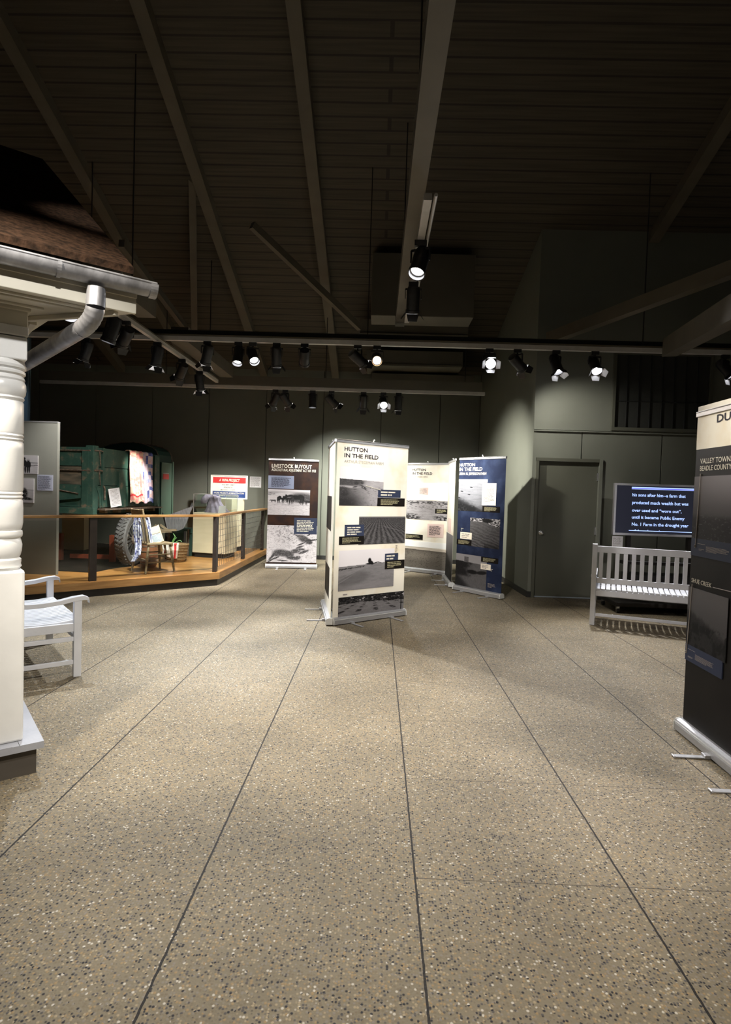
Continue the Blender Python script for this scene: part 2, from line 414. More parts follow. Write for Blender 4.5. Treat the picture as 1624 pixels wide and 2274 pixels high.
def ell(U, V, cx, cy, rx, ry, ang=0.0, soft=.25):
    c, s = math.cos(ang), math.sin(ang); x = (U - cx) * c + (V - cy) * s; y = -(U - cx) * s + (V - cy) * c
    return 1 - sst(1 - soft, 1 + soft, np.sqrt((x / rx) ** 2 + (y / ry) ** 2))

def soft(x, t, k=18.0):
    return 1 / (1 + np.exp(-np.clip((x - t) * k * 4, -40, 40)))
def blend_in(g, m, c): return g * (1 - m) + c * m
def pic_dunes(U, V):
    hor = .69 - .055 * U + .012 * fbm(U * 9, V * 0 + 3, 3)
    n = fbm(U * 7, V * 14, 5); f = fbm(U * 30, V * 40, 6)
    g = .10 + .40 * sst(.1, .95, U + .35 * (V - .3)) * (.65 + .5 * n) + .05 * f
    g = blend_in(g, soft(V, .50 + .12 * U) * (1 - sst(.45, .62, U)), .06 + .10 * f)
    g = blend_in(g, ell(U, V, .18, .49, .24, .028, -.05, .5), .42)
    for cx, cy, rx, ry, an in ((.08, .40, .12, .09, 0), (.12, .30, .10, .05, .3), (.52, .49, .09, .035, -.6), (.58, .44, .05, .02, -.8), (.37, .58, .05, .04, .1), (.50, .60, .035, .03, 0), (.34, .49, .05, .02, .3), (.64, .66, .12, .008, .05)):
        g = blend_in(g, ell(U, V, cx, cy, rx, ry, an, .5) * soft(f, .38, 6) * .9, .035 + .05 * f)
    g = blend_in(g, ell(U, V, .05, .05, .38, .22, 0, .7) * .8, .03)
    g = blend_in(g, soft(fbm(U * 22, V * 44, 12), .70) * (V < .5) * .7, .10)
    return np.where(V > hor, .84 + .03 * V, g)
def pic_furrows(U, V):
    d = (1.10 - V); an = (U - .42) / d
    st = np.sin(an * 46 + 2.5 * fbm(U * 9, V * 9, 2)); n = fbm(U * 40, V * 46, 4); m = fbm(U * 90, V * 90, 14, 2)
    g = .07 + .045 * st + .16 * n * m * (1.2 - .6 * V) + .03 * soft(m, .7)
    g = blend_in(g, ell(U, V, .72, .55, .30, .010, -.45, .5) * .6, .26); g = blend_in(g, ell(U, V, .66, .30, .20, .012, -1.0, .5) * .5, .24)
    return np.where(V > .955, .15 + .05 * n, g)
def pic_tent(U, V):
    hor = .59 + .06 * U + .012 * fbm(U * 12, U * 0, 3)
    n = fbm(U * 10, V * 26, 6); st = fbm(U * 4, V * 60, 7); f = fbm(U * 60, V * 60, 8, 2)
    g = .19 + .10 * n + .07 * st + .04 * f
    g = blend_in(g, ell(U, V, .26, .27, .30, .15, .45, .35) * .5, .11)
    g = blend_in(g, ell(U, V, .5, .06, .5, .09, 0, .8) * .5, .36)
    for a_, b_, c_ in ((.32, .30, .9), (.22, .16, 1.1), (.50, .42, .5)): g = blend_in(g, ell(U, V, a_ - .15, b_ + .08, .22, .008, c_ * .6, .6) * .7, .34)
    g = blend_in(g, soft(f, .42, 5) * (np.abs(V - (hor - .07 + .06 * U)) < .018) * (U < .45), .07)
    g = np.where(V > hor, .86, g)
    g = blend_in(g, ell(U, V, .54, .71, .030, .07, 0, .3), .015); g = blend_in(g, ell(U, V, .57, .66, .035, .06, .5, .3), .02)
    g = blend_in(g, ell(U, V, .545, .635, .075, .022, 0, .3), .02); g = blend_in(g, ell(U, V, .665, .655, .055, .012, .3, .4), .03); g = blend_in(g, ell(U, V, .74, .64, .05, .008, -.2, .4), .06)
    return g
def pic_tracks(U, V):
    n = fbm(U * 20, V * 26, 11); f = fbm(U * 70, V * 60, 12, 2)
    g = .19 + .10 * n + .05 * f
    d = (1.04 - V); an = (U - .5) / d
    fp = soft(np.sin(an * 17 + .5 * n), .62, 3) * soft(np.sin(17 / d + 5 * fbm(U * 7, V * 4, 9)), .05, 2) * soft(f, .30, 5)
    g = blend_in(g, fp * (V < .72), .04)
    top = .64 + .05 * np.sin(U * 5) + .05 * fbm(U * 14, V * 0, 15)
    b = .02 + .16 * soft(fbm(U * 40, V * 30, 13), .60, 6) * n
    g = np.where(V > top, b, g)
    g = blend_in(g, (np.abs(V - .86) < .09) * soft(fbm(U * 22, V * 16, 31), .68), .55)
    g = blend_in(g, (np.abs(U - .955) < .006) * (V > .04), .02)
    return g
def cow(g, U, V, cx, cy, s, dark=.035, sg=1):
    e = lambda a, b, rx, ry, an, c: blend_in(g_[0], ell(U, V, cx + sg * a * s, cy + b * s, rx * s, ry * s, an * sg, .22), c)
    g_ = [g]
    for q in ((0, .0, .165, .075, -.03, dark), (.10, .01, .075, .085, 0, dark), (-.11, .015, .07, .075, 0, dark), (-.19, .03, .055, .035, .5, dark * 1.4), (-.235, -.01, .035, .045, .2, dark * 1.6), (-.20, .075, .02, .02, 0, dark)):
        g_[0] = e(*q)
    for dx, l in ((-.13, .25), (-.09, .23), (.11, .24), (.15, .26)):
        m = (np.abs(U - cx - sg * dx * s) < (.012 + .010 * sst(cy - l * s, cy, V)) * s) * (V < cy) * (V > cy - l * s)
        g_[0] = blend_in(g_[0], m, dark * 1.3 + .25 * (1 - sst(cy - l * s, cy - l * s * .6, V)))
    g_[0] = e(.17, -.06, .010, .09, 0, dark)
    return g_[0]
def pic_cows(U, V):
    n = fbm(U * 14, V * 30, 21); f = fbm(U * 60, V * 60, 22, 2)
    g = .50 + .18 * n + .10 * f
    g = blend_in(g, soft(V, .86 - .03 * np.cos(U * 7)), .42 + .06 * n); g = blend_in(g, soft(V, .93), .72)
    g = blend_in(g, ell(U, V, .80, .68, .34, .20, 0, .35), .06 + .12 * f)
    g = blend_in(g, soft(f, .5, 5) * ell(U, V, .06, .82, .10, .05, 0, .5), .16)
    g = blend_in(g, soft(fbm(U * 26, V * 50, 23), .68) * (V < .5) * .6, .30); g = blend_in(g, ell(U, V, .62, .40, .36, .02, 0, .6) * .5, .32)
    g = cow(g, U, V, .66, .70, 1.15); g = cow(g, U, V, .46, .67, .9, .06); g = cow(g, U, V, .36, .66, .8, .03, -1)
    g = cow(g, U, V, .13, .56, .34, .10); g = cow(g, U, V, .97, .54, .5, .05); g = cow(g, U, V, .79, .52, .3, .05)
    g = blend_in(g, ell(U, V, .335, .72, .018, .045, 0, .3), .60); g = blend_in(g, ell(U, V, .50, .70, .05, .015, .2, .4) * .7, .30)
    return g
def pic_carcass(U, V):
    n = fbm(U * 12, V * 12, 31); f = fbm(U * 40, V * 40, 33); h = fbm(U * 90, V * 90, 34, 2)
    g = .50 + .20 * n + .10 * h + .10 * sst(.3, .8, U - V * .6 + .3)
    g = blend_in(g, soft(f, .60, 8) * soft(V, .95 - U * 1.0, 2) * (U < .6) * (V > .5) * .8, .18)
    g = blend_in(g, soft(f, .66, 8) * .6, .28)
    def blob(g, cx, cy, rx, ry, a, d, hl=.22): return blend_in(g, ell(U, V, cx, cy, rx, ry, a, .35) * soft(h + .25 * ell(U, V, cx, cy, rx, ry, a, .9), .42, 6), d + hl * np.clip(f - .42, 0, 1) + .08 * h)
    for q in ((.74, .64, .15, .085, -.7, .06), (.66, .70, .10, .03, -.6, .08), (.84, .56, .08, .06, -.3, .03), (.84, .60, .05, .05, 0, .03), (.93, .62, .10, .022, .25, .03), (.83, .75, .045, .016, .6, .04), (.60, .72, .11, .012, -.7, .10),
              (.33, .25, .21, .095, -.15, .07), (.22, .24, .12, .07, .5, .05), (.45, .22, .10, .08, -.5, .06), (.58, .31, .10, .06, .2, .07), (.52, .12, .13, .05, -.1, .06), (.62, .13, .07, .05, .5, .08), (.74, .29, .12, .035, .5, .05), (.70, .36, .07, .03, .1, .06),
              (.11, .15, .13, .026, 1.0, .03), (.10, .06, .11, .018, .7, .03), (.20, .12, .07, .02, .6, .04), (.31, .05, .12, .018, -.1, .04), (.66, .42, .09, .03, .5, .08), (.68, .50, .09, .018, .5, .03), (.60, .21, .05, .03, 0, .55)):
        g = blob(g, *q)
    return g
def pic_scrub(U, V):
    f = fbm(U * 24, V * 24, 41); n = fbm(U * 9, V * 18, 42); h = fbm(U * 80, V * 80, 43, 2)
    g = .27 + .20 * n + .08 * h
    g = blend_in(g, soft(f, .50, 8) * soft(V, .82) * .9, .07); g = blend_in(g, soft(f, .62, 8) * soft(V, .58, 4) * .8, .08)
    g = blend_in(g, soft(f, .44, 6) * ell(U, V, .17, .12, .24, .18, 0, .4), .05); g = blend_in(g, soft(f, .46, 6) * ell(U, V, .86, .10, .18, .14, -.4, .4), .04)
    return blend_in(g, soft(V, .975), .55)
def pic_plain(U, V):
    f = fbm(U * 50, V * 50, 51); n = fbm(U * 5, V * 9, 52); h = fbm(U * 110, V * 110, 53, 2)
    g = .12 + .10 * f + .05 * n + .06 * h + .10 * ell(U, V, .42, .68, .30, .24, 0, .9)
    g = blend_in(g, soft(f, .66, 8) * .7, .05); g = blend_in(g, soft(V, .80, 5) * .5, .10)
    return np.where(V > .93 - .05 * U, .66, g)
def pic_sand(U, V):
    st = fbm(U * 5, V * 34, 61); h = fbm(U * 70, V * 70, 63, 2)
    g = .15 + .13 * st + .12 * V + .04 * h
    for a, b in ((.12, .62), (.38, .52), (.45, .75), (.02, .42)): g = blend_in(g, ell(U, V, a, b, .05, .014, -.1, .4), .03)
    f = fbm(U * 20, V * 20, 62)
    g = blend_in(g, soft(.36 - .40 * U + .10 * f, V, 8), .025 + .16 * np.clip(f - .45, 0, 1)); g = blend_in(g, ell(U, V, .50, .06, .16, .10, 0, .5) * soft(f, .4, 6), .03)
    g = g * (1 - .35 * sst(.7, 1, U) * (V < .5))
    return np.where(V > .93, .74, g)
def pic_ripples(U, V):
    w = np.sin((V * 62 + U * 20 + 8 * fbm(U * 6, V * 10, 71))); f = fbm(U * 30, V * 30, 72)
    g = .105 + .05 * w * (1 - V) + .06 * f
    g = g * (1 - .5 * sst(.3, 0, V) * (U > .5))
    top = .87 - .16 * sst(.4, 1, U) + .02 * f
    return np.where(V > top, blend_in(np.full_like(U, .55), np.clip(soft(f, .50, 8) + ell(U, V, .58, .93, .18, .07, 0, .3), 0, 1), .03), g)
def pic_river(U, V):
    f = fbm(U * 7, V * 7, 81); h = fbm(U * 50, V * 30, 82)
    g = .13 + .06 * h
    g = blend_in(g, soft(.30 + .45 * f + .30 * V - .2, U, 6) * soft(.80, V) * soft(V, .32), .022 + .03 * h)
    g = blend_in(g, soft(.42 - .9 * U, V, 6), .025 + .03 * h)
    g = blend_in(g, ell(U, V, .55, .48, .17, .065, 0, .3), .025); g = blend_in(g, ell(U, V, .85, .50, .17, .055, .15, .3), .03)
    g = np.where(V > .79 - .05 * U, .40, g)
    return blend_in(g, (U > .28) * (U < .42) * (V > .76) * (V < .93), .12 + .10 * h)
def pic_field(U, V):
    n = fbm(U * 14, V * 20, 91); f = fbm(U * 50, V * 44, 92)
    g = .05 + .04 * n + .12 * soft(f, .70, 10)
    g = blend_in(g, soft(V, .38, 12), .20 + .16 * sst(.4, 1, V))
    for a, b, r in ((.62, .42, .06), (.66, .47, .045), (.60, .52, .03), (.64, .57, .02)): g = blend_in(g, ell(U, V, a, b, r, .08, 0, .6) * soft(f, .35, 4) * .8, .06)
    return g
def pic_creek(U, V):
    f = fbm(U * 11, V * 9, 95); h = fbm(U * 40, V * 40, 96)
    g = .17 + .10 * sst(.4, 1, V)
    g = blend_in(g, soft(.55 - .28 * U + .12 * f, V, 12), .040 + .03 * h)
    return blend_in(g, soft(.42, V) * soft(f, .5, 8), .016)
def pic_men(U, V):
    n = fbm(U * 4, V * 22, 97)
    g = .40 + .18 * n
    g = blend_in(g, soft(V, .58), .55); g = blend_in(g, (np.abs(V - .60) < .02) * 1.0, .12); g = blend_in(g, (np.abs(V - .42 - .05 * U) < .015) * 1.0, .15)
    for cx, h in ((.40, 1.0), (.52, .95), (.66, .85)):
        for q in ((cx, .87 * h, .042, .062), (cx, .62 * h, .07, .19), (cx - .06, .58 * h, .028, .15), (cx + .06, .58 * h, .028, .15), (cx - .03, .26, .030, .22), (cx + .035, .26, .030, .22)):
            g = blend_in(g, ell(U, V, *q, 0, .25), .035)
    return blend_in(g, ell(U, V, .66, .76, .035, .045, 0, .3), .45)
def pic_heap(U, V):
    n = fbm(U * 4, V * 12, 98); f = fbm(U * 30, V * 30, 99)
    g = .42 + .2 * n
    g = blend_in(g, soft(V, .52), .58 + .05 * V); g = blend_in(g, (np.abs(V - .53) < .01) * 1.0, .2)
    for q in ((.52, .36, .22, .20, .3), (.46, .60, .10, .12, 0), (.62, .42, .10, .18, 0), (.72, .17, .22, .06, -.1)): g = blend_in(g, ell(U, V, *q, .35), .03 + .14 * soft(f, .58, 8))
    return g

def picture(parent, name, x0, z0, w, h, fn, y, nx=90, ny=None, tint=(1, .96, .98), depth=.0006, material='picture'):
    """a printed picture: a fine grid whose cells carry the ink of the print"""
    ny = ny or max(20, int(nx * h / w))
    u = (np.arange(nx) + .5) / nx; v = (np.arange(ny) + .5) / ny
    U, V = np.meshgrid(u, v)
    G = np.clip(fn(U, V), .004, .95); G = G ** 1.18 * .78
    if G.ndim == 2: G = np.stack([G * t for t in tint], -1)
    xs = x0 + w * np.arange(nx + 1) / nx; zs = z0 + h * np.arange(ny + 1) / ny
    XX, ZZ = np.meshgrid(xs, zs)
    vs = np.stack([XX.ravel(), np.full(XX.size, y), ZZ.ravel()], -1)
    a = (np.arange(ny)[:, None] * (nx + 1) + np.arange(nx)[None, :]).ravel()
    fs = np.stack([a, a + 1, a + nx + 2, a + nx + 1], -1)
    me = bpy.data.meshes.new(name)
    me.from_pydata(vs.tolist(), [], fs.tolist())
    ca = me.color_attributes.new('ink', 'FLOAT_COLOR', 'CORNER')
    c4 = np.concatenate([G.reshape(-1, 3), np.ones((nx * ny, 1))], -1)
    ca.data.foreach_set('color', np.repeat(c4, 4, 0).ravel().astype(np.float32))
    me.materials.append(M[material])
    o = bpy.data.objects.new(name, me); COL.objects.link(o); o.parent = parent
    return o

# ================================================================ THE SETTING
YB, YD = 12.6, 8.735            # far wall, door wall
b = MB(); b.box((-9, -4, -.1), (7.5, 14, 0), 'floor'); struct(b, 'floor')
def zc(Y): return 4.05 + .35 * (YB - Y)

# far wall: painted panels with open joints, on a dark backing
b = MB()
xs = [-8.6, -7.39, -6.15, -4.92, -3.69, -2.45, -1.217, .02, 1.275, 2.13]
for i in range(len(xs) - 1):
    b.box((xs[i] + .007, YB, .09), (xs[i + 1] - .007, YB + .04, 4.2), 'wall')
b.box((-8.7, YB + .03, 0), (2.3, YB + .10, 4.2), 'groove')
struct(b, 'wall_back')
b = MB(); b.box((-8.6, YB - .012, 0), (2.1, YB, .09), 'base'); struct(b, 'baseboard_back')
# side wall between the far wall and the door wall
p0, p1 = Vector((2.13, YB, 0)), Vector((2.275, YD, 0))
b = MB(); b.prism([(p0.x, p0.y), (p1.x, p1.y), (p1.x + .2, p1.y + .15), (p0.x + .35, p0.y)], 0, 5.8, 'wall'); struct(b, 'wall_side')
b = MB(); b.bar((p0.x - .006, p0.y - .02, .045), (p1.x - .006, p1.y, .045), .09, .012, 'base', up=(1, 0, 0)); struct(b, 'baseboard_side')

# door wall
dl, dr, dt = 2.36, 3.262, 2.06
b = MB()
b.box((p1.x, YD, 0), (dl, YD + .12, dt), 'wall')
b.box((p1.x, YD, dt), (2.98, YD + .12, 2.47), 'wall')
b.box((2.995, YD, dt), (4.15, YD + .12, 2.47), 'wall')
b.box((dr, YD, 0), (4.15, YD + .12, dt), 'wall')
b.box((4.165, YD, 0), (5.39, YD + .12, 2.47), 'wall')
b.box((5.405, YD, 0), (7.5, YD + .12, 2.47), 'wall')
b.box((p1.x, YD, 2.47), (7.5, YD + .12, 6.2), 'wall')
b.box((p1.x + .05, YD + .05, 0), (7.5, YD + .16, 2.6), 'groove')
struct(b, 'wall_front_right')
b = MB()
b.box((p1.x - .003, YD - .03, 2.47), (7.5, YD, 2.488), 'wall'); b.box((p1.x - .003, YD - .018, 2.495), (7.5, YD, 2.535), 'wall')
struct(b, 'trim_1')
b = MB(); b.box((p1.x, YD - .012, 0), (dl - .03, YD, .09), 'base'); b.box((dr + .05, YD - .012, 0), (7.5, YD, .09), 'base'); struct(b, 'baseboard_front')
dtp = empty('door_1', (0, YD, 0)); tag(dtp, kind='structure')
b = MB(); b.box((dl + .012, .02, .02), (dr - .012, .05, dt - .03), 'door'); b.build('door_leaf', dtp)
b = MB(); b.box((dl - .035, -.022, 0), (dl + .008, .05, dt + .02), 'door'); b.box((dr - .008, -.03, 0), (dr + .04, .05, dt + .02), 'wall'); b.box((dl - .035, -.025, dt - .028), (dr + .04, .05, dt + .02), 'door')
b.build('door_frame', dtp)
kx = gz(1191, 1178, .92)  # direction only
b = MB()
tfk = Matrix.Translation((dl + .085, .02, .97)) @ Matrix.Rotation(PI / 2, 4, 'X')
b.lathe([(.034, 0), (.034, .006), (.014, .012), (.012, .032), (.024, .042), (.029, .055), (.025, .068), (.01, .074)], 'brass', 24, tfk)
b.build('door_knob', dtp, smooth=True)
for z in (1.82, 1.02):
    b = MB(); b.box((dr - .03, .005, z - .055), (dr + .004, .018, z + .055), 'brass'); b.tube([(dr - .012, -.004, z - .06), (dr - .012, -.004, z + .06)], .008, 'brass', 8); b.build('door_hinge', dtp)
b = MB(); b.box((dl + .01, .006, .006), (dr - .012, .022, .022), 'tread'); b.build('door_sweep', dtp)

# recessed grille high on the door wall
w0, w1 = aY(1362, 949, YD), aY(1556, 793, YD)
wx0, wx1, wz0, wz1 = w0.x, w0.x + 1.36, w0.z, w0.z + 1.06
wr = empty('window_1', (0, YD - .002, 0)); tag(wr, kind='structure')
b = MB(); b.box((wx0, -.012, wz0), (wx1, 0, wz1), 'groove'); b.build('window_panel', wr)
b = MB()
for (a0, a1, c0, c1) in ((wx0 - .04, wx1 + .04, wz0 - .05, wz0), (wx0 - .04, wx1 + .04, wz1, wz1 + .05), (wx0 - .04, wx0, wz0, wz1), (wx1, wx1 + .04, wz0, wz1)):
    b.box((a0, -.045, c0), (a1, 0, c1), 'door')
b.build('window_frame', wr)
b = MB()
for k in range(1, 8): x = wx0 + (wx1 - wx0) * k / 8; b.box((x - .004, -.03, wz0), (x + .004, -.012, wz1), 'base')
b.box((wx0, -.028, wz0 + .38), (wx1, -.012, wz0 + .388), 'base')
b.build('window_bar', wr)

# roof deck, sloping down to the far wall, and its rafters
b = MB()
y0, y1 = -2.0, 13.0
b.add([(-9, y0, zc(y0)), (7.5, y0, zc(y0)), (7.5, y1, zc(y1)), (-9, y1, zc(y1)), (-9, y0, zc(y0) + .1), (7.5, y0, zc(y0) + .1), (7.5, y1, zc(y1) + .1), (-9, y1, zc(y1) + .1)],
      [(0, 1, 2, 3), (7, 6, 5, 4), (0, 4, 5, 1), (1, 5, 6, 2), (2, 6, 7, 3), (3, 7, 4, 0)], 'ceiling')
struct(b, 'ceiling')
for i, x in enumerate((-5.6, -4.05, -2.52, -.98, 3.9, 5.5)):
    b = MB()
    hh = .16; ww = .15
    ya = -1.8
    for s in (0,):
        b.add([(x - ww / 2, ya, zc(ya) - hh), (x + ww / 2, ya, zc(ya) - hh), (x + ww / 2, YB, zc(YB) - hh), (x - ww / 2, YB, zc(YB) - hh),
               (x - ww / 2, ya, zc(ya)), (x + ww / 2, ya, zc(ya)), (x + ww / 2, YB, zc(YB)), (x - ww / 2, YB, zc(YB))],
              [(3, 2, 1, 0), (4, 5, 6, 7), (0, 1, 5, 4), (1, 2, 6, 5), (2, 3, 7, 6), (3, 0, 4, 7)], 'beam')
    tag(b.build('ceiling_rafter'), kind='structure')
# dark side wall far left and the black return above the platform
b = MB(); b.box((-8.7, -3.5, 0), (-8.6, YB, 6.5), 'wall_dark'); struct(b, 'wall_left')
b = MB(); b.box((7.4, -3.5, 0), (7.5, YD, 6.5), 'wall_dark'); struct(b, 'wall_right')

# horizontal tie beam along the room and the long light tracks across it
def zt1(x): return 3.455
Y1, Y2, Z1, Z2 = 7.8, 10.6, 3.455, 3.315
b = MB(); b.box((-6.2, Y1 - .028, Z1 - .03), (6.2, Y1 + .028, Z1 + .028), 'track'); b.box((-6.2, Y1 - .04, Z1 + .032), (6.2, Y1 + .04, Z1 + .05), 'beam')
t1 = tag(b.build('light_track'), 'long grey light track crossing the whole room in front of the door wall', 'light track', 'light tracks')
b = MB(); b.box((-6.2, Y2 - .03, Z2 - .03), (1.86, Y2 + .03, Z2 + .025), 'track')
t2 = tag(b.build('light_track'), 'grey light track farther back, ending short of the side wall', 'light track', 'light tracks')
b = MB(); b.box((-6.2, Y2 - .06, Z2 + .03), (1.80, Y2 + .06, Z2 + .19), 'duct'); tag(b.build('ceiling_tie_beam'), kind='structure')
b = MB(); b.box((-6.2, Y1 + .05, Z1 + .05), (6.2, Y1 + .16, Z1 + .13), 'wall_dark'); tag(b.build('ceiling_tie_beam'), kind='structure')
# track along the room on the left, under a deep beam
XL = -2.87
b = MB(); b.box((XL - .02, 5.3, 3.46), (XL + .2, 6.9, 3.70), 'beam'); b.box((XL - .02, 8.0, 3.46), (XL + .22, 10.5, 3.66), 'beam')
tag(b.build('ceiling_beam'), kind='structure')
b = MB(); b.box((XL - .07, 5.1, 3.345), (XL - .02, 10.4, 3.395), 'track'); b.box((XL - .078, 5.1, 3.396), (XL - .012, 10.4, 3.41), 'beam')
tag(b.build('light_track'), 'light track running away from the camera under the left ceiling beam', 'light track', 'light tracks')
XC = .30
b = MB(); b.box((XC - .03, 4.4, 3.66), (XC + .03, 7.55, 3.71), 'track'); b.tube([(XC + .06, 4.4, 3.70), (XC + .06, 7.4, 3.70)], .014, 'track', 12)
tag(b.build('light_track'), 'short light track ending above the middle of the room', 'light track', 'light tracks')
b = MB(); b.box((XC - .14, -1.0, 3.711), (XC - .02, 7.9, 3.90), 'beam'); tag(b.build('ceiling_beam'), kind='structure')
# hangers
for (x, y, za_) in [(-3.9, Y1, Z1 + .05), (-.2, Y1, Z1 + .05), (3.4, Y1, Z1 + .05), (-3.9, Y2, Z2 + .19), (-1.0, Y2, Z2 + .19), (1.5, Y2, Z2 + .19), (XC - .08, 4.6, 3.90), (XC - .08, 7.2, 3.90), (XL + .08, 6.5, 3.70), (XL + .08, 9.5, 3.66)]:
    b = MB(); b.tube([(x, y, za_), (x, y, zc(y))], .008, 'blackmetal', 6); tag(b.build('ceiling_hanger'), kind='structure')
# roof braces
for (a, ya, c, yc_, w) in (((1220, 752), 8.5, (1660, 585), 6.0, .12), ((1488, 772), 7.6, (1700, 650), 4.5, .17), ((560, 500), 8.3, (800, 728), 10.0, .08), ((427, 380), 8.0, (432, 740), 10.8, .10), ((270, 540), 7.0, (430, 752), 9.6, .07)):
    pa_, pb_ = aY(*a, ya), aY(*c, yc_); pb_ = pa_ + (pb_ - pa_) * (1.9 if c[0] > 1600 else 1)
    b = MB(); b.bar(pa_, pb_, w, w * 1.3, 'beam'); tag(b.build('ceiling_brace'), kind='structure')
# ducts above the far wall
def slab(name, q0, q1, Y, dp, m, label, grp=None):
    A, B = aY(*q0, Y), aY(*q1, Y)
    b = MB(); b.box((A.x, Y, B.z), (B.x, Y + dp, A.z), m)
    return tag(b.build(name, bevel=.01), label, 'air duct', grp)
slab('air_duct', (828, 560), (1052, 706), 9.0, .5, 'duct', 'wide flat air duct high under the roof, above the long light track')
dd = empty('air_duct', (0, 0, 0), 0, 'stepped air duct with folded ledges just above the farther light track', 'air duct')
for (q0, q1, Y, dp) in (((800, 708), (1040, 748), 10.2, .8), ((815, 776), (1028, 815), 10.9, .9), ((825, 828), (1052, 858), 11.4, .9)):
    A, B = aY(*q0, Y), aY(*q1, Y)
    b = MB(); b.box((A.x, Y, B.z), (min(B.x, 2.1), Y + dp, A.z), 'duct'); b.box((A.x, Y - .04, B.z - .02), (min(B.x, 2.1) - .02, Y + .04, B.z + .02), 'duct')
    b.build('duct_section', dd, bevel=.006)

# ================================================================ TRACK SPOTS
def fixture(pos, aim, label, doors=True, lens='lens', lit=True, power=0, size=56, lcol=(1, .97, .93), s=1.0, roll=0.0, grp='track spotlights', blend=.6, drop=.17, rad=.05):
    root = empty('track_spotlight', pos, 0, label, 'spotlight', grp)
    d = (Vector(aim) - (Vector(pos) - Vector((0, 0, drop * s)))).normalized()
    # pivot below the track
    pv = Vector((0, 0, -drop * s))
    az = math.atan2(d.y, d.x)
    b = MB(); b.box((-.05 * s, -.02 * s, -.045 * s), (.05 * s, .02 * s, 0), 'black'); b.tube([(0, 0, -.04 * s), (0, 0, -.07 * s)], .012 * s, 'black', 8); b.build('adapter', root)
    # yoke: a U of flat bar turned with the lamp
    sx = Vector((-math.sin(az), math.cos(az), 0)); r = .082 * s
    b = MB(); top = Vector((0, 0, -.07 * s))
    b.bar(top - sx * r, top + sx * r, .022 * s, .006 * s, 'black', up=(d.x, d.y, .01))
    for k in (-1, 1): b.bar(top + sx * r * k, pv + sx * r * k, .006 * s, .022 * s, 'black', up=tuple(sx.cross(Vector((0, 0, 1)))))
    b.build('yoke', root)
    q = d.to_track_quat('Z', 'Y').to_matrix().to_4x4()
    tf = Matrix.Translation(pv) @ q @ Matrix.Rotation(roll, 4, 'Z')
    b = MB(); R = .066 * s
    b.lathe([(.02 * s, -.125 * s), (R * .86, -.12 * s), (R, -.10 * s), (R, .10 * s), (R + .006 * s, .105 * s), (R + .006 * s, .135 * s), (R - .002 * s, .135 * s), (R - .004 * s, .07 * s)], 'black', 28, tf, cap=False)
    b.lathe([(.02 * s, -.125 * s), (.001, -.126 * s)], 'black', 28, tf, cap=False)
    for k in range(6): b.lathe([(R + .003 * s, (-.09 + k * .014) * s), (R + .003 * s, (-.084 + k * .014) * s)], 'black', 28, tf, cap=False)
    b.build('housing', root, smooth=True)
    if lens:
        if not doors: b = MB(); b.lathe([(R * .985, .133 * s), (R * .98, .100 * s), (R * .80, .098 * s)], 'lit_face', 28, tf, cap=False); b.build('lit_lens_lip', root, smooth=True)  # white lip: lamplight on the rim put into its colour
        b = MB(); b.lathe([(R * .93, .072 * s), (R * .7, .080 * s), (R * .3, .085 * s), (.0005, .086 * s)], lens if lit else 'black', 24, tf, cap=False); b.build('lens', root, smooth=True)
    if doors:
        L = .075 * s; h = R * .95
        for k in range(4):
            t2_ = tf @ Matrix.Rotation(k * PI / 2, 4, 'Z') @ Matrix.Translation((0, R + .004 * s, .137 * s)) @ Matrix.Rotation(-math.radians(38 if k % 2 else 24), 4, 'X')
            b = MB(); b.add([(-h, -.001, 0), (h, -.001, 0), (h * .72, -.001, L), (-h * .72, -.001, L), (-h, .001, 0), (h, .001, 0), (h * .72, .001, L), (-h * .72, .001, L)],
                            [(3, 2, 1, 0)], 'lit_face', t2_)  # inner side of the black shutter, lamplight painted into its pale colour
            b.add([(-h, -.001, 0), (h, -.001, 0), (h * .72, -.001, L), (-h * .72, -.001, L), (-h, .001, 0), (h, .001, 0), (h * .72, .001, L), (-h * .72, .001, L)], [(4, 5, 6, 7), (0, 1, 5, 4), (1, 2, 6, 5), (2, 3, 7, 6), (3, 0, 4, 7)], 'black', t2_)
            b.build('barn_door', root)
    if power:
        lp = Vector(pos) + (tf @ Vector((0, 0, .10 * s)))
        add_spot('spot_light', lp, lp + d, power, size, blend, lcol, rad * s)
    return root

def on1(px, py=766): v = aY(px, py, Y1); return (v.x, Y1, Z1 - .03)
def on2(px, py=870): v = aY(px, py, Y2); return (v.x, Y2, Z2 - .03)
W = (.96, .98, 1.0)
fixture(on1(461), (-3.4, 9.2, .2), 'black barn-door spotlight leftmost under the long track, tilted down to the left', power=420, size=58)
fixture(on1(530), (-1.9, 6.4, 0), 'lit open spotlight with white lens ring, left of a lit pair under the long track', doors=False, power=400, size=66, lcol=W)
fixture(on1(562), (-.2, 5.0, 0), 'lit open spotlight with white lens ring, right of a lit pair under the long track', doors=False, power=380, size=62, lcol=W)
fixture(on1(615), (-1.6, 9.6, .0), 'black barn-door spotlight hanging straight between the lit pair and a plain black can', power=300, size=56)
fixture(on1(677), (-1.5, 11.2, 1.0), 'plain black can spotlight without shutters under the long track', doors=False, power=280, size=50, blend=1, lcol=(1, .98, .95))
fixture(on1(795), (2.2, 10.0, 1.5), 'black barn-door spotlight hanging beside the glowing orange lamp', power=950, size=54, lcol=(1, .98, .90), blend=1)
fixture(on1(838), (.15, 2.6, .9), 'glowing orange spotlight facing the camera in the middle of the long track', doors=False, lens='lens_warm', power=60, size=70, lcol=(1, .72, .45))
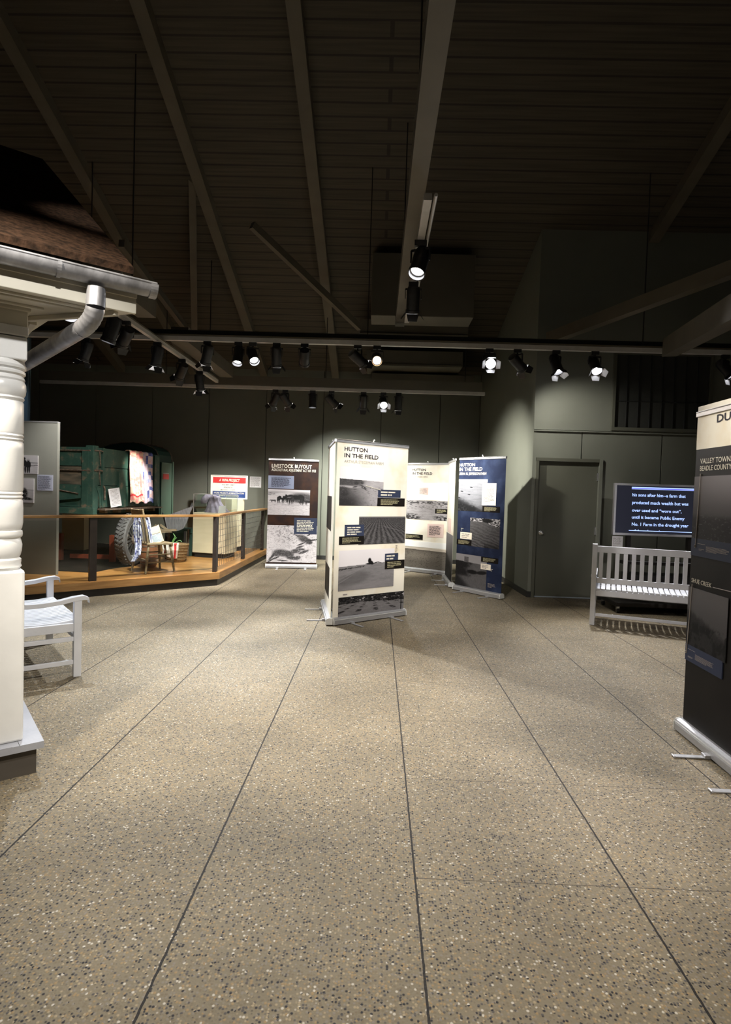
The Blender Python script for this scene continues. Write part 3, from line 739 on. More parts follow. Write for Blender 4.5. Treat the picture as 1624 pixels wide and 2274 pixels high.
fixture(on1(1088, 772), (1.35, 2.5, .9), 'brightly lit spotlight with open shutters facing the camera, left end of the right-hand four', power=120, size=80, lcol=(.95, .96, 1))
fixture(on1(1150, 774), (3.0, 8.75, 2.35), 'black barn-door spotlight tilted right, first to the right of the glaring lamp', power=80, size=70, blend=1, lcol=(1, .97, .90))
fixture(on1(1236, 776), (3.1, 6.2, -.6), 'black barn-door spotlight tilted right above the closed door', power=110, size=60, lcol=(1, .93, .82))
fixture(on1(1322, 780), (3.0, 5.2, .2), 'lit spotlight with open shutters facing the camera above the door hinges', power=300, size=74, lcol=(.95, .96, 1))
fixture(on1(1612, 792), (5.6, 6.0, .5), 'dark spotlight at the far right end of the long track', power=0)
fixture(on2(612), (-3.1, 11.7, 1.1), 'black barn-door spotlight tilted left, leftmost under the farther track', power=400, size=66, lcol=(1, .98, .92), blend=1)
fixture(on2(634), (-.6, 12.3, 1.2), 'black barn-door spotlight tilted right, second from the left under the farther track', power=430, size=80, lcol=(.98, 1, .94), blend=1)
fixture(on2(695), (-1.2, 10.45, 0), 'short black can pointing straight down under the farther track', doors=False, power=90, size=60)
fixture(on2(737), (1.1, 11.8, 1.3), 'dark barn-door spotlight tilted right with a dull open shutter, under the farther track', power=210, size=60, lcol=(1, .97, .88), blend=1)
fixture(on2(808), (-.4, 12.3, .4), 'dark stubby spotlight at the crossing of the tracks in mid room', power=230, size=80, lcol=(.97, 1, .92))
fixture(on2(852), (.5, 6.3, .3), 'lit barn-door spotlight facing the camera under the farther track', power=90, size=66, lcol=W)
fixture(on2(886), (.3, 11.2, .9), 'black barn-door spotlight tilted left, rightmost under the farther track', power=150, size=46)
# left-hand track
for (px, py, Y, aim, lab, pw) in ((358, 778, 7.6, (-3.7, 8.3, .0), 'nearest of three black barn-door spotlights stepping back under the left beam', 170),
                                  (404, 812, 8.55, (-4.05, 9.9, 1.75), 'middle one of three black barn-door spotlights stepping back under the left beam', 560),
                                  (434, 838, 9.4, (-2.8, 10.6, .0), 'farthest of three black barn-door spotlights stepping back under the left beam', 120)):
    fixture((XL - .045, Y, 3.345), aim, lab, power=pw, size=44 if Y != 8.55 else 17, lcol=(1, .95, .85))
def onL(Y): return (XL - .045, Y, 3.345)
fixture(onL(6.3), (-3.9, 6.3, 0), 'black can with a white lit lens pointing down, beside the downspout', doors=False, power=100, size=60, s=1.1, lcol=W)
fixture(onL(6.65), (-5.0, 9.0, 1.4), 'black barn-door spotlight just right of the downspout, open shutters lit', power=125, size=44, blend=1)
fixture(on1(192, 748), (-4.8, 8.0, 1.0), 'black barn-door spotlight below the downspout with three glowing shutters', power=110, size=62, blend=1)
fixture(onL(5.45), (-2.2, 4.3, .2), 'lamp half hidden behind the downspout, only its bluish lens showing', doors=False, power=190, size=70, s=1.1, lcol=(.90, .95, 1.0), rad=.02, blend=.3)
fixture((XC, 5.1, 3.66), (-.5, 3.6, .3), 'large lit spotlight with a white ring at the near end of the short middle track', doors=False, power=110, size=64, s=1.05, lcol=W)
fixture((XC, 6.1, 3.66), (.30, 7.6, .4), 'black barn-door spotlight hanging below the short middle track', power=100, size=60)

# ================================================================ PLATFORM
ZD = .20
A = gz(55, 1337); A = gz(487, 1300) + (gz(190, 1327) - gz(487, 1300)).normalized() * 4.6; B_ = gz(487, 1300); C_ = Vector((-2.33, YB - .02, 0))
plat = [(A.x, A.y), (B_.x, B_.y), (C_.x, C_.y), (-8.5, YB - .06), (-8.5, A.y + .6), (A.x - 1.0, A.y + .6)]
pr_ = empty('display_platform', (0, 0, 0), 0, 'low oak-decked museum platform behind a railing, black at its foot', 'platform')
def inset(poly, k):
    c = Vector((sum(p[0] for p in poly) / len(poly), sum(p[1] for p in poly) / len(poly))); return [tuple(Vector(p) + (c - Vector(p)).normalized() * k) for p in poly]
b = MB(); b.prism(inset(plat, .03), 0, .10, 'blackmetal'); b.build('kick_base', pr_)
b = MB(); b.prism(plat, .10, ZD - .004, 'oak'); b.build('fascia', pr_)
b = MB(); b.prism(inset(plat, .01), ZD - .004, ZD, 'deck'); b.build('deck', pr_)
# railing
dAB = (B_ - A).normalized(); nAB = Vector((-dAB.y, dAB.x, 0))   # inward
dBC = (C_ - B_).normalized(); nBC = Vector((-dBC.y, dBC.x, 0))
def inner(p, n): return p + n * .07
P1 = B_ + nAB * .06 + Vector((-.10, .05, 0))
rr = empty('railing', (0, 0, 0), 0, 'oak-capped railing around the platform with brown posts, glass and wire mesh', 'railing')
RZ = 1.06
b = MB()
a0 = inner(A, nAB); b0 = inner(B_, nAB) - dAB * .02; b1 = inner(B_, nBC) + dBC * .02; c1 = inner(C_, nBC)
cor = Vector((B_.x - .085, B_.y + .045, 0))
def hbar(mb, p, q, w, h, z, m):
    p, q = Vector((p.x, p.y, 0)), Vector((q.x, q.y, 0)); d = (q - p).normalized(); n = Vector((-d.y, d.x, 0)) * w / 2
    mb.prism([tuple((p - n)[:2]), tuple((q - n)[:2]), tuple((q + n)[:2]), tuple((p + n)[:2])], z - h / 2, z + h / 2, m)
hbar(b, a0, cor + dAB * .04, .10, .035, RZ, 'oak'); hbar(b, cor, c1, .10, .035, RZ, 'oak')
b.build('handrail', rr, bevel=.006)
posts = []
q202 = gz(202, 1289, ZD); t_ = (q202 - A).dot(dAB); posts.append(inner(A + dAB * t_, nAB))
posts.append(posts[0] - dAB * 2.05)
for px, py in ((478, 1273), (538, 1241), (573, 1221)):
    q = gz(px, py, ZD); posts.append(q)
posts[2] = Vector((cor.x, cor.y, 0))
for i in (3, 4):
    t_ = posts[i].y; posts[i] = Vector((cor.x + (c1.x - cor.x) * (t_ - cor.y) / (c1.y - cor.y), t_, 0))
for p, d in zip(posts, (dAB, dAB, dBC, dBC, dBC)):
    an = math.atan2(d.y, d.x)
    b = MB(); b.box((-.045, -.028, ZD), (.045, .028, RZ - .017), 'post', Matrix.Translation((p.x, p.y, 0)) @ Matrix.Rotation(an, 4, 'Z')); b.build('post', rr)
for p, q in ((posts[1], posts[0]), (posts[0], posts[2])):
    d = (q - p).normalized(); b = MB(); P, Q = p + d * .05, q - d * .05
    hbar(b, P, Q, .008, RZ - ZD - .10, (RZ + ZD) / 2, 'glass'); b.build('glass_panel', rr)
for p, q in ((posts[2], posts[3]), (posts[3], posts[4])):
    d = (Vector((q.x, q.y, 0)) - Vector((p.x, p.y, 0))); L = d.length; d.normalize(); b = MB(); P = Vector((p.x, p.y, 0)) + d * .05; L -= .1
    n = int(L / .1)
    for k in range(n + 1): x = P + d * (L * k / n); b.tube([(x.x, x.y, ZD + .06), (x.x, x.y, RZ - .02)], .0028, 'wire', 5)
    m_ = 8
    for k in range(m_ + 1): z = ZD + .06 + (RZ - .06 - ZD - .04) * k / m_; b.tube([(P.x + .004, P.y, z), ((P + d * L).x + .004, (P + d * L).y, z)], .0028, 'wire', 5)
    b.build('wire_mesh', rr)

# thin near-black sheet laid on the deck under the truck
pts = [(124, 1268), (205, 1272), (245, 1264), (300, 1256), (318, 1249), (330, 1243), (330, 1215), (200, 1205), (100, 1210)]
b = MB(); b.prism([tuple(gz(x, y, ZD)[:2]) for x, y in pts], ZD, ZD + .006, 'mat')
tag(b.build('dark_sheet'), 'thin near-black sheet lying on the deck under the green truck', 'mat')

# grey partition at the left end of the platform
pc = gz(124, 1277, ZD); pd = Vector((-1, .03, 0)).normalized()
ang = math.atan2(-pd.y, -pd.x)
pt = empty('partition', (pc.x, pc.y, ZD), ang, 'tall grey free-standing partition at the left end of the platform', 'partition')
b = MB(); b.box((-1.3, 0, 0), (0, .06, 2.12), 'partition'); b.build('panel', pt)
b = MB(); b.box((-1.3, -.004, 2.12), (0, .064, 2.135), 'alu'); b.build('cap_strip', pt)
def onplane(px, py, root, yl=0.0, tilt=0.0):
    """photo pixel -> local (x, z) on the plane y = yl of an upright thing"""
    mw = Matrix.Translation(root.location) @ Matrix.Rotation(root.rotation_euler.z, 4, 'Z') @ Matrix.Rotation(tilt, 4, 'X')
    inv = mw.inverted(); o = inv @ Vector((0, 0, EYE)); d = inv.to_3x3() @ ray(px, py)
    t = (yl - o.y) / d.y; p = o + d * t
    return p.x, p.z
def wall_card(name, root_ref, q0, q1, m, label, cat, yl=-.006, n=0, pic=None, ink='ink', grp=None, th=.006, nx=60):
    x0, z1 = onplane(*q0, root_ref, yl); x1, z0 = onplane(*q1, root_ref, yl)
    o = Matrix.Rotation(root_ref.rotation_euler.z, 3, 'Z') @ Vector((x0, yl, z0)) + Vector(root_ref.location)
    r = empty(name, o, root_ref.rotation_euler.z, label, cat, grp)
    b = MB(); b.box((0, 0, 0), (x1 - x0, th, z1 - z0), m)
    b.build('card' if not pic else 'mount', r)
    if n: b = MB(); put_lines(b, .06 * (x1 - x0), (z1 - z0) * .94, .86 * (x1 - x0), (z1 - z0) * .88, n, ink, -.0012, seed=n); b.build('fine_print', r)
    if pic: picture(r, 'print', 0, 0, x1 - x0, z1 - z0, pic, -.001, nx=nx)
    return r
wall_card('photograph', pt, (22, 1010), (84, 1053), 'paper', 'upper black and white photo of standing men on the grey partition', 'photograph', pic=pic_men, nx=110)
wall_card('photograph', pt, (22, 1061), (75, 1117), 'paper', 'lower black and white photo of a dark heap on the grey partition', 'photograph', pic=pic_heap, nx=110)
wall_card('notice', pt, (83, 1054), (117, 1090), 'label_paper', 'lilac text label right of the photos on the grey partition', 'label', n=16)

# blue curtain above the partition
b = MB(); c0, c1_ = aY(20, 955, 10.2), aY(67, 800, 10.2)
n = 60; vs = []; fs = []
for i in range(n + 1):
    x = c0.x + (c1_.x - c0.x) * i / n; yy = 10.2 + .03 * math.sin(i * 1.1)
    vs += [(x, yy, 1.2), (x, yy, 4.0), (x, yy + .01, 1.2), (x, yy + .01, 4.0)]
for i in range(n): k = i * 4; fs += [(k, k + 4, k + 5, k + 1), (k + 2, k + 3, k + 7, k + 6)]
b.add(vs, fs, 'curtain'); tag(b.build('curtain', smooth=True), 'strip of pleated blue curtain seen behind the partition beside the white porch post', 'curtain')
add_spot('spot_light', (-6.3, 9.3, 4.1), (-6.5, 10.2, 2.2), 60, 46, .8, (.75, .88, 1))  # added bluish spot without a fixture, only to light the curtain

# ================================================================ ROLL-UP BANNERS
def banner(Lp, Rp, label, bg, items, top=2.07, lean=0.0, nofront=False, seed=1, feet=True, logo=None, depth=.10, ff=.27, fl=.20):
    Lp, Rp = Vector(Lp), Vector(Rp); d = Rp - Lp; Wd = d.length; rz = math.atan2(d.y, d.x)
    yv = Vector((-math.sin(rz), math.cos(rz), 0))
    root = empty('roll_up_banner', (Lp + Rp) / 2 + yv * depth / 2, rz, label, 'banner stand', 'roll-up exhibition banners')
    hw = Wd / 2 - .012; hd = depth / 2
    # aluminium cassette with rounded long edges
    prof = [(-hd, .012), (-hd, .05), (-hd * .8, .075), (-hd * .35, .084), (hd * .35, .084), (hd * .8, .075), (hd, .05), (hd, .012)]
    def extr(mb, pr, x0, x1, m):
        n = len(pr); mb.add([(x0, y, z) for y, z in pr] + [(x1, y, z) for y, z in pr], [tuple(range(n)), tuple(range(n, 2 * n))[::-1]] + [(k, n + k, n + (k + 1) % n, (k + 1) % n) for k in range(n)], m)
    b = MB(); extr(b, prof, -hw, hw, 'alu'); b.box((-hw, -hd - .002, .060), (hw, -hd + .004, .066), 'alu_cap'); b.build('base', root)
    for s in (-1, 1):
        b = MB(); pc_ = [(y * 1.08, z * 1.06 - .002) for y, z in prof]; extr(b, pc_, s * hw, s * (hw + .014), 'alu_cap'); b.build('end_cap', root, bevel=.004)
    if feet:
        for s in (-1, 1):
            fx = s * Wd * (ff if isinstance(ff, float) else ff[0 if s < 0 else 1])
            b = MB(); b.box((fx - .018, -hd - fl, .003), (fx + .018, hd + .12, .010), 'alu'); b.tube([(fx - .02, -hd - fl, .0065), (fx + .02, -hd - fl, .0065)], .0065, 'alu', 8)
            b.box((fx - .024, -hd - .03, .004), (fx + .024, -hd + .004, .026), 'alu'); b.build('foot', root, bevel=.002)
    tilt = -math.atan2(lean, top)
    g_ = root
    b = MB(); b.tube([(0, .028, .05), (0, .026, .70)], .0125, 'alu', 12); b.tube([(0, .026, .70), (0, .024, 1.38)], .0105, 'alu', 12); b.tube([(0, .024, 1.38), (0, .020, top - .01)], .0085, 'alu', 12)
    po = b.build('support_pole', root, smooth=True); po.rotation_euler.x = tilt
    b = MB(); b.box((-hw, -.012, top - .034), (hw, .012, top), 'alu'); b.box((-hw, -.014, top - .010), (hw, -.010, top - .004), 'chrome')
    tr_ = b.build('top_rail', root, bevel=.003); tr_.rotation_euler.x = tilt
    b = MB(); b.tube([(0, .020, top - .02), (0, .020, top + .022), (0, .004, top + .028)], .009, 'alu_cap', 8); c_ = b.build('pole_clip', root); c_.rotation_euler.x = tilt
    ws = hw - .004
    b = MB(); b.box((-ws, -.001, .07), (ws, .001, top - .030), bg)
    sh = b.build('printed_sheet', root); sh.rotation_euler.x = tilt
    root['_t'] = tilt
    def P(q, yl=-.002):
        x, z = onplane(q[0], q[1], root, yl, tilt); return max(-ws, min(ws, x)), z
    def PP(q0, q1):
        if q1[0] > 1650: return P(q0), (ws, P((q0[0], q1[1]))[1])
        return P(q0), P(q1)
    lay = 0
    for it in items:
        lay += 1; y = -.0016 - .0004 * lay
        k = it[0]; tb = MB(); nm = None
        if k == 'pic':
            (x0, z1), (x1, z0) = PP(it[2], it[3])
            picture(sh, 'printed_photograph', x0, z0, x1 - x0, z1 - z0, it[1], y, nx=int((it[4] if len(it) > 4 else 90) * 1.5), tint=it[5] if len(it) > 5 else (1, .95, .97))
        elif k == 'box':
            (x0, z1), (x1, z0) = PP(it[2], it[3])
            b = MB(); b.box((x0, y, z0), (x1, -.001, z1), it[1]); bo = b.build(it[6] if len(it) > 6 else 'caption_block', sh)
            if len(it) > 4 and it[4]:
                b = MB(); w_, h_ = x1 - x0, z1 - z0
                put_lines(b, x0 + w_ * .12, z1 - h_ * .14, w_ * .76, h_ * .72, it[4], it[5], y - .0004, seed=lay * 7 + seed, t=.5)
                b.build('fine_print', bo)
        elif k == 'text':     # text, left-top px, baseline y px at left, right x px, colour, bold
            _, txt, q0, yb, xr, m_, bold = it[:7]
            (x0, z1) = P(q0); (_, z0) = P((q0[0], yb)); (x1, _) = onplane(xr, q0[1], root, -.002, tilt)
            put_text(tb, txt, x0, z0, x1 - x0, z1 - z0, m_, y - .001, bold, 0); nm = 'lettering'
        elif k == 'line':
            p, q = P(it[1]), P(it[2]); tb.tube([(p[0], y - .001, p[1]), (q[0], y - .001, q[1])], (it[4] if len(it) > 4 else .006) / 2, it[3], 5); nm = 'printed_line'
        elif k == 'lines':
            (x0, z1), (x1, z0) = P(it[1]), P(it[2])
            put_lines(tb, x0, z1, x1 - x0, z1 - z0, it[3], it[4], y - .0006, seed=lay + seed, t=.4); nm = 'fine_print'
        elif k == 'ring':
            p = P(it[1]); n_ = 18; r_ = it[3]
            tb.tube([(p[0] + r_ * math.cos(2 * PI * a / n_), y - .001, p[1] + r_ * math.sin(2 * PI * a / n_)) for a in range(n_ + 1)], r_ * .3, it[2], 5); nm = 'printed_ring'
        if nm: tb.build(nm, sh)
    del root['_t']
    return root

# middle banner, cream, facing the camera
banner(gz(741, 1391), gz(903, 1367.5), 'tall cream banner with four field photographs, nearest in mid floor', 'cream_print', [
    ('text', 'HUTTON', (765.7, 991.6), 1000.6, 817, 'ink', .022),
    ('text', 'IN THE FIELD', (765.4, 1006), 1015, 841, 'ink', .022),
    ('text', 'ARTHUR STEGEMAN FARM', (764.8, 1020.6), 1027, 852, 'inkgrey', .0),
    ('pic', pic_dunes, (755.5, 1035), (850.5, 1124), 120),
    ('box', 'box_blue', (840, 1087), (889.5, 1105.6), 2, 'inkwhite'),
    ('box', 'box_black', (838.5, 1105.6), (898.4, 1124.8), 5, 'inkgold'),
    ('line', (812.6, 1078.5), (846, 1088.6), 'inkwhite', .007),
    ('pic', pic_furrows, (797.6, 1147.2), (898.4, 1205.6), 130),
    ('box', 'box_blue', (766, 1165.5), (808, 1192), 4, 'inkwhite'),
    ('box', 'box_black', (753.4, 1191.5), (808, 1208), 5, 'inkgold'),
    ('pic', pic_tent, (752.8, 1223), (873.3, 1301), 120),
    ('box', 'box_blue', (854.8, 1229.5), (883.6, 1245), 2, 'inkwhite'),
    ('box', 'box_black', (854.8, 1245), (897.6, 1261), 4, 'inkgold'),
    ('pic', pic_tracks, (751.4, 1327.5), (897.4, 1358), 140),
    ('lines', (761, 1317.5), (780, 1322), 1, 'inkgrey'),
    ('lines', (878, 1210), (882, 1226), 5, 'inkgrey'),
])
# second banner standing behind its left edge, seen almost edge-on
banner(gz(712, 1345) , gz(724, 1390), 'banner seen edge-on, hooked to the left edge of the middle cream banner', 'cream_print', [
    ('box', 'box_black', (724, 1100), (735, 1180)), ('box', 'black_print', (716, 1230), (730, 1330))], feet=True, lean=.0)
# left banner at the end of the platform
banner(gz(589, 1262), gz(704, 1264), 'brown banner with livestock photographs beside the platform end', 'brown_print', [
    ('text', 'LIVESTOCK BUYOUT', (604, 1030), 1038, 693, 'inkwhite', .02),
    ('text', 'AGRICULTURAL ADJUSTMENT ACT OF 1933', (603.5, 1040), 1045.6, 702, 'inkwhite', .008),
    ('box', 'box_lilac', (595, 1055.5), (652.6, 1086), 10, 'ink'),
    ('pic', pic_cows, (594, 1086), (687.5, 1145), 120),
    ('pic', pic_carcass, (590, 1165.6), (704, 1250), 130),
    ('box', 'box_blue', (653.8, 1149.5), (703.6, 1187), 8, 'inkwhite'),
])
# cream banner behind the middle one
banner(gz(886, 1266.5), gz(994, 1279.5), 'cream banner headed with Shue Creek, partly behind the middle banner', 'cream_print', [
    ('text', 'HUTTON', (916.5, 1040.6), 1046, 946, 'ink', .022),
    ('text', 'IN THE FIELD', (916.2, 1048.6), 1054, 960.5, 'ink', .016),
    ('text', 'SHUE CREEK AREA', (915.4, 1056.8), 1060.5, 951, 'inkgrey', .0),
    ('box', 'sky_print', (890, 1071), (1000, 1112.5), 0, None, 'printed_sky'),
    ('box', 'box_pink', (930, 1082.5), (951, 1099), 5, 'inkgrey'),
    ('pic', pic_scrub, (885, 1109), (997, 1157.6), 110),
    ('box', 'box_black', (967, 1129.6), (995.5, 1142), 3, 'inkgold'),
    ('box', 'box_pink', (950, 1162.6), (985, 1195), 9, 'ink'),
    ('box', 'box_black', (890, 1184), (939, 1199), 3, 'inkgold'),
    ('box', 'sky_print', (890, 1198.5), (1000, 1221), 0, None, 'printed_sky'),
    ('pic', pic_plain, (885, 1212), (994, 1269), 110, (1, .88, .74)),
])
# oblique banner just left of the blue one
banner(gz(982, 1285.5), gz(996, 1305), 'slanted cream and grey banner squeezed against the left edge of the blue banner', 'cream_print', [
    ('pic', pic_creek, (990, 1180), (1004, 1300), 60),
    ('box', 'box_pink', (996, 1150), (1002, 1185))])
# blue banner
banner(gz(1004.5, 1309.5), gz(1109.5, 1332), 'navy blue banner with three sand photographs before the side wall', 'blue_print', [
    ('text', 'HUTTON', (1020.8, 1029.2), 1036, 1055.5, 'inkwhite', .022),
    ('text', 'IN THE FIELD', (1020.2, 1038.4), 1045.8, 1072, 'inkwhite', .022),
    ('text', 'LEENA M. JEFFERSON FARM', (1020, 1049.4), 1054.6, 1080.5, 'inkwhite', .012),
    ('pic', pic_sand, (1012, 1064.5), (1081, 1137.4), 110, (.95, .96, 1.06)),
    ('box', 'box_black', (1072, 1123.6), (1110.4, 1139), 5, 'inkgold'),
    ('box', 'box_cream', (1072, 1073), (1101.2, 1123), 12, 'inkgrey'),
    ('pic', pic_ripples, (1045.3, 1149.3), (1109, 1220.5), 110),
    ('box', 'box_black', (1010.4, 1195.6), (1047.5, 1212.4), 5, 'inkgold'),
    ('box', 'box_cream', (1023, 1181), (1048, 1198.6), 3, 'inkgrey'),
    ('pic', pic_river, (1010, 1227.2), (1079.6, 1311), 110),
    ('box', 'box_black', (1069.2, 1235.6), (1106.6, 1253), 5, 'inkgold'),
    ('box', 'box_cream', (1068.5, 1251), (1090, 1267), 3, 'inkgrey'),
    ('lines', (1084, 1294.5), (1102, 1308), 4, 'inkgrey'),
    ('lines', (1025, 1171.6), (1029.5, 1179), 2, 'inkwhite'),
    ('lines', (1091, 1262.5), (1096, 1270), 2, 'inkwhite'),
])
# large dark banner at the right edge of the view
rb0 = gz(1496, 1620); rdir = Vector((-.02, -1, 0)).normalized()
banner(rb0, rb0 + rdir * 1.0, 'large near banner at the right edge, cream top over dark photographs', 'black_print', [
    ('box', 'cream_print', (1548, 905), (1720, 999), 0, None, 'printed_heading'),
    ('text', 'DUST', (1593.6, 921), 938, 1652, 'ink', .028),
    ('text', 'VALLEY TOWNSHIP', (1556.8, 1018.8), 1030, 1645, 'inkwhite', .004),
    ('text', 'BEADLE COUNTY', (1556.2, 1035), 1045.8, 1626, 'inkwhite', .004),
    ('pic', pic_field, (1537, 1059), (1720, 1197), 120, (.62, .58, .62)),
    ('box', 'box_blue', (1530, 1193), (1720, 1231), 0, None, 'printed_band'),
    ('line', (1557.5, 1052), (1546.5, 1209), 'inkgrey', .006), ('ring', (1545.6, 1212.6), 'inkgrey', .008),
    ('lines', (1551, 1206), (1581, 1211.5), 1, 'inkgrey'), ('lines', (1570, 1213), (1621, 1232), 6, 'inkgrey'), ('lines', (1554, 1218), (1567, 1224), 2, 'inkgrey'),
    ('text', 'SHUE CREEK', (1538.5, 1283), 1292.5, 1583.5, 'inkwhite', .004),
    ('line', (1586, 1304.5), (1650, 1320), 'inkgrey', .005),
    ('pic', pic_creek, (1521, 1298), (1613, 1474), 110, (.62, .58, .60)),
    ('box', 'box_blue', (1512, 1421), (1605, 1509), 0, None, 'printed_band'),
    ('line', (1540.4, 1297), (1527.6, 1444), 'inkgrey', .006), ('ring', (1526.6, 1447), 'inkgrey', .008),
    ('lines', (1531, 1439), (1558, 1452), 1, 'inkgrey'), ('lines', (1547, 1453), (1588, 1486), 6, 'inkgrey'), ('lines', (1531, 1455), (1545, 1463), 2, 'inkgrey'),
], top=2.075, ff=(.08, .32), fl=.20)

# ================================================================ BENCHES
def bench(origin, rz, label, L=1.16, D=.44):
    """local x along the bench, y to the front; origin at the back left foot"""
    r = empty('slatted_bench', origin, rz, label, 'bench', 'white slatted benches')
    w = .055
    def legbox(x, y, z1):
        b = MB(); b.box((x - w / 2, y - w / 2, 0), (x + w / 2, y + w / 2, z1), 'bench_white'); b.build('leg', r, bevel=.004)
    for x in (0, L): legbox(x, 0, .965); legbox(x, D, .60)
    def rail(n, p, q, a, h, **k):
        b = MB(); b.bar(p, q, a, h, 'bench_white'); b.build(n, r, bevel=.003)
    i = w / 2
    rail('seat_rail', (i, 0, .385), (L - i, 0, .385), .028, .065); rail('seat_rail', (i, D, .385), (L - i, D, .385), .028, .065)
    for x in (0, L):
        rail('seat_rail', (x, i, .385), (x, D - i, .385), .028, .065)
        rail('stretcher', (x, i, .295), (x, D - i, .295), .026, .034); rail('stretcher', (x, i, .115), (x, D - i, .115), .026, .034)
    rail('stretcher', (i, .0, .125), (L - i, .0, .125), .026, .034)
    rail('stretcher', (i, D, .295), (L - i, D, .295), .026, .034)
    rail('back_rail', (i, 0, .905), (L - i, 0, .905), .03, .075); rail('back_rail', (i, 0, .535), (L - i, 0, .535), .03, .06)
    n = 13
    for k in range(n):
        x = i + (L - 2 * i) * (k + .5 + .25 * 0) / n
        b = MB(); b.box((x - .022, -.009, .565), (x + .022, .009, .868), 'bench_white'); b.build('back_slat', r)
    n = 20; sw = (L - w + .02) / n
    for k in range(n):
        x = i - .01 + sw * (k + .5)
        b = MB(); x0, x1 = x - sw / 2 + .006, x + sw / 2 - .006
        prof = [(-.01, .438), (D * .35, .420), (D * .7, .424), (D + .018, .440), (D + .032, .430)]
        vs = [(x0, y, z) for y, z in prof] + [(x1, y, z) for y, z in prof] + [(x0, y, z - .018) for y, z in prof] + [(x1, y, z - .018) for y, z in prof]
        m_ = len(prof); fs = []
        for j in range(m_ - 1):
            fs += [(j, m_ + j, m_ + j + 1, j + 1), (2 * m_ + j, 2 * m_ + j + 1, 3 * m_ + j + 1, 3 * m_ + j), (j, j + 1, 2 * m_ + j + 1, 2 * m_ + j), (m_ + j, 3 * m_ + j, 3 * m_ + j + 1, m_ + j + 1)]
        fs += [(0, 2 * m_, 3 * m_, m_), (m_ - 1, 2 * m_ - 1, 4 * m_ - 1, 3 * m_ - 1)]
        b.add(vs, fs, 'bench_white'); b.build('seat_slat', r)
    for x in (0, L):
        prof = [(.02, .600), (.10, .592), (.20, .592), (.32, .604), (D - .03, .622), (D + .04, .628), (D + .075, .612), (D + .08, .585)]
        b = MB(); vs = []; a = .032; t = .034
        for y, z in prof: vs += [(x - a, y, z), (x + a, y, z), (x + a, y, z - t if y < D + .05 else z - t * .6), (x - a, y, z - t if y < D + .05 else z - t * .6)]
        fs = [(0, 3, 2, 1)]; m_ = len(prof)
        for j in range(m_ - 1):
            for q in range(4): fs.append((j * 4 + q, j * 4 + (q + 1) % 4, j * 4 + 4 + (q + 1) % 4, j * 4 + 4 + q))
        fs.append(tuple((m_ - 1) * 4 + q for q in range(4)))
        b.add(vs, fs, 'bench_white'); b.build('armrest', r, bevel=.006)
    return r
# right bench, seen from behind: the back runs from its left post towards the near banner
a_ = gz(1311, 1388) + Vector((.03, .03, 0)); q_ = gz(1323, 1374); fr_dir = Vector((.37, .93)).normalized()
bx = Vector((fr_dir.y, -fr_dir.x)); rzb = math.atan2(bx.y, bx.x)
bench((a_.x, a_.y, 0), rzb, 'white slatted bench seen from behind, facing the television', L=1.2, D=.44)
# left bench beside the porch: near front leg and far front leg fix its direction
n0 = gz(170, 1501); fdir = Vector((.776, .63)); ldir = Vector((-.63, .776))
# local x must run so that +y is the front: x = -ldir rotated; front(+y)=fdir, x = (fdir.y, -fdir.x)
far = Vector((n0.x, n0.y)) + ldir * 1.13 - fdir * .44
bench((far.x, far.y, 0), math.atan2(-fdir.x, fdir.y), 'white slatted bench with curved arms beside the porch post', L=1.13, D=.44)

# ================================================================ PORCH
HS = Vector((-1.673, 2.929, 0)); HR = math.atan2(.63, .776)
hm = Matrix.Translation(HS) @ Matrix.Rotation(HR, 4, 'Z')
porch = empty('porch_floor', HS, HR, 'low grey porch floor edge on a dark base at the lower left', 'porch')
b = MB(); b.box((-4, 0, .135), (0, 3.6, .17), 'slab'); b.box((-4, 0, .1701), (-.14, .002, .1703), 'groove'); b.build('floorboards', porch, bevel=.005)
b = MB()
b.box((-.11, .001, .1695), (-.1085, .11, .1712), 'groove')
b.build('mitre_joint', porch)
b = MB(); b.box((-4, .03, 0), (-.03, 3.55, .135), 'skirting'); b.build('base_board', porch)
cp = hm @ Vector((-.190, .165, 0))
post = empty('porch_post', cp, HR, 'thick white turned porch post at the left edge', 'porch post')
hw = .105; Z0 = .17
def zpx(y, x=45):  # height of a photo row on the post axis
    d = ray(x, y); t = math.hypot(cp.x, cp.y) / math.hypot(d.x, d.y); return EYE + d.z * t
zt_blk, zb_up, zb_lo = 2.30, zpx(806), zpx(1262)
b = MB(); b.box((-hw, -hw, Z0), (hw, hw, zb_lo), 'white'); b.build('lower_block', post, bevel=.012)
b = MB(); b.box((-hw, -hw, zb_up), (hw, hw, zpx(757)), 'white'); b.box((-hw - .004, -hw - .004, zpx(755)), (hw + .004, hw + .004, 2.268), 'white'); b.build('upper_block', post, bevel=.006)
def R_(px): return (px) / 62.0 * .118
rows = [(1262, 40), (1256, 46), (1250, 44), (1246, 45), (1240, 45), (1236, 40), (1232, 43), (1222, 46), (1208, 47), (1198, 44), (1194, 42), (1190, 47), (1184, 48), (1178, 47), (1176, 43), (1172, 46), (1160, 48.5), (1130, 48.5), (1112, 47.5),
        (1108, 45), (1104, 48), (1100, 45.5), (1096, 48), (1092, 46), (1088, 48), (1000, 48.5), (985, 48), (982, 45), (978, 48.5), (975, 45.5), (970, 48.5), (966, 46), (962, 48), (930, 47.5), (897, 47.5), (894, 45), (888, 49), (884, 47),
        (878, 51), (868, 53), (856, 52), (850, 48), (846, 50), (842, 48), (838, 46), (834, 51), (829, 51), (826, 46), (822, 52), (816, 53), (812, 50), (806, 48)]
prof = [(R_(r + 8), zpx(y)) for y, r in rows]
b = MB(); b.lathe(prof, 'white', 48); b.build('turned_shaft', post, smooth=True)
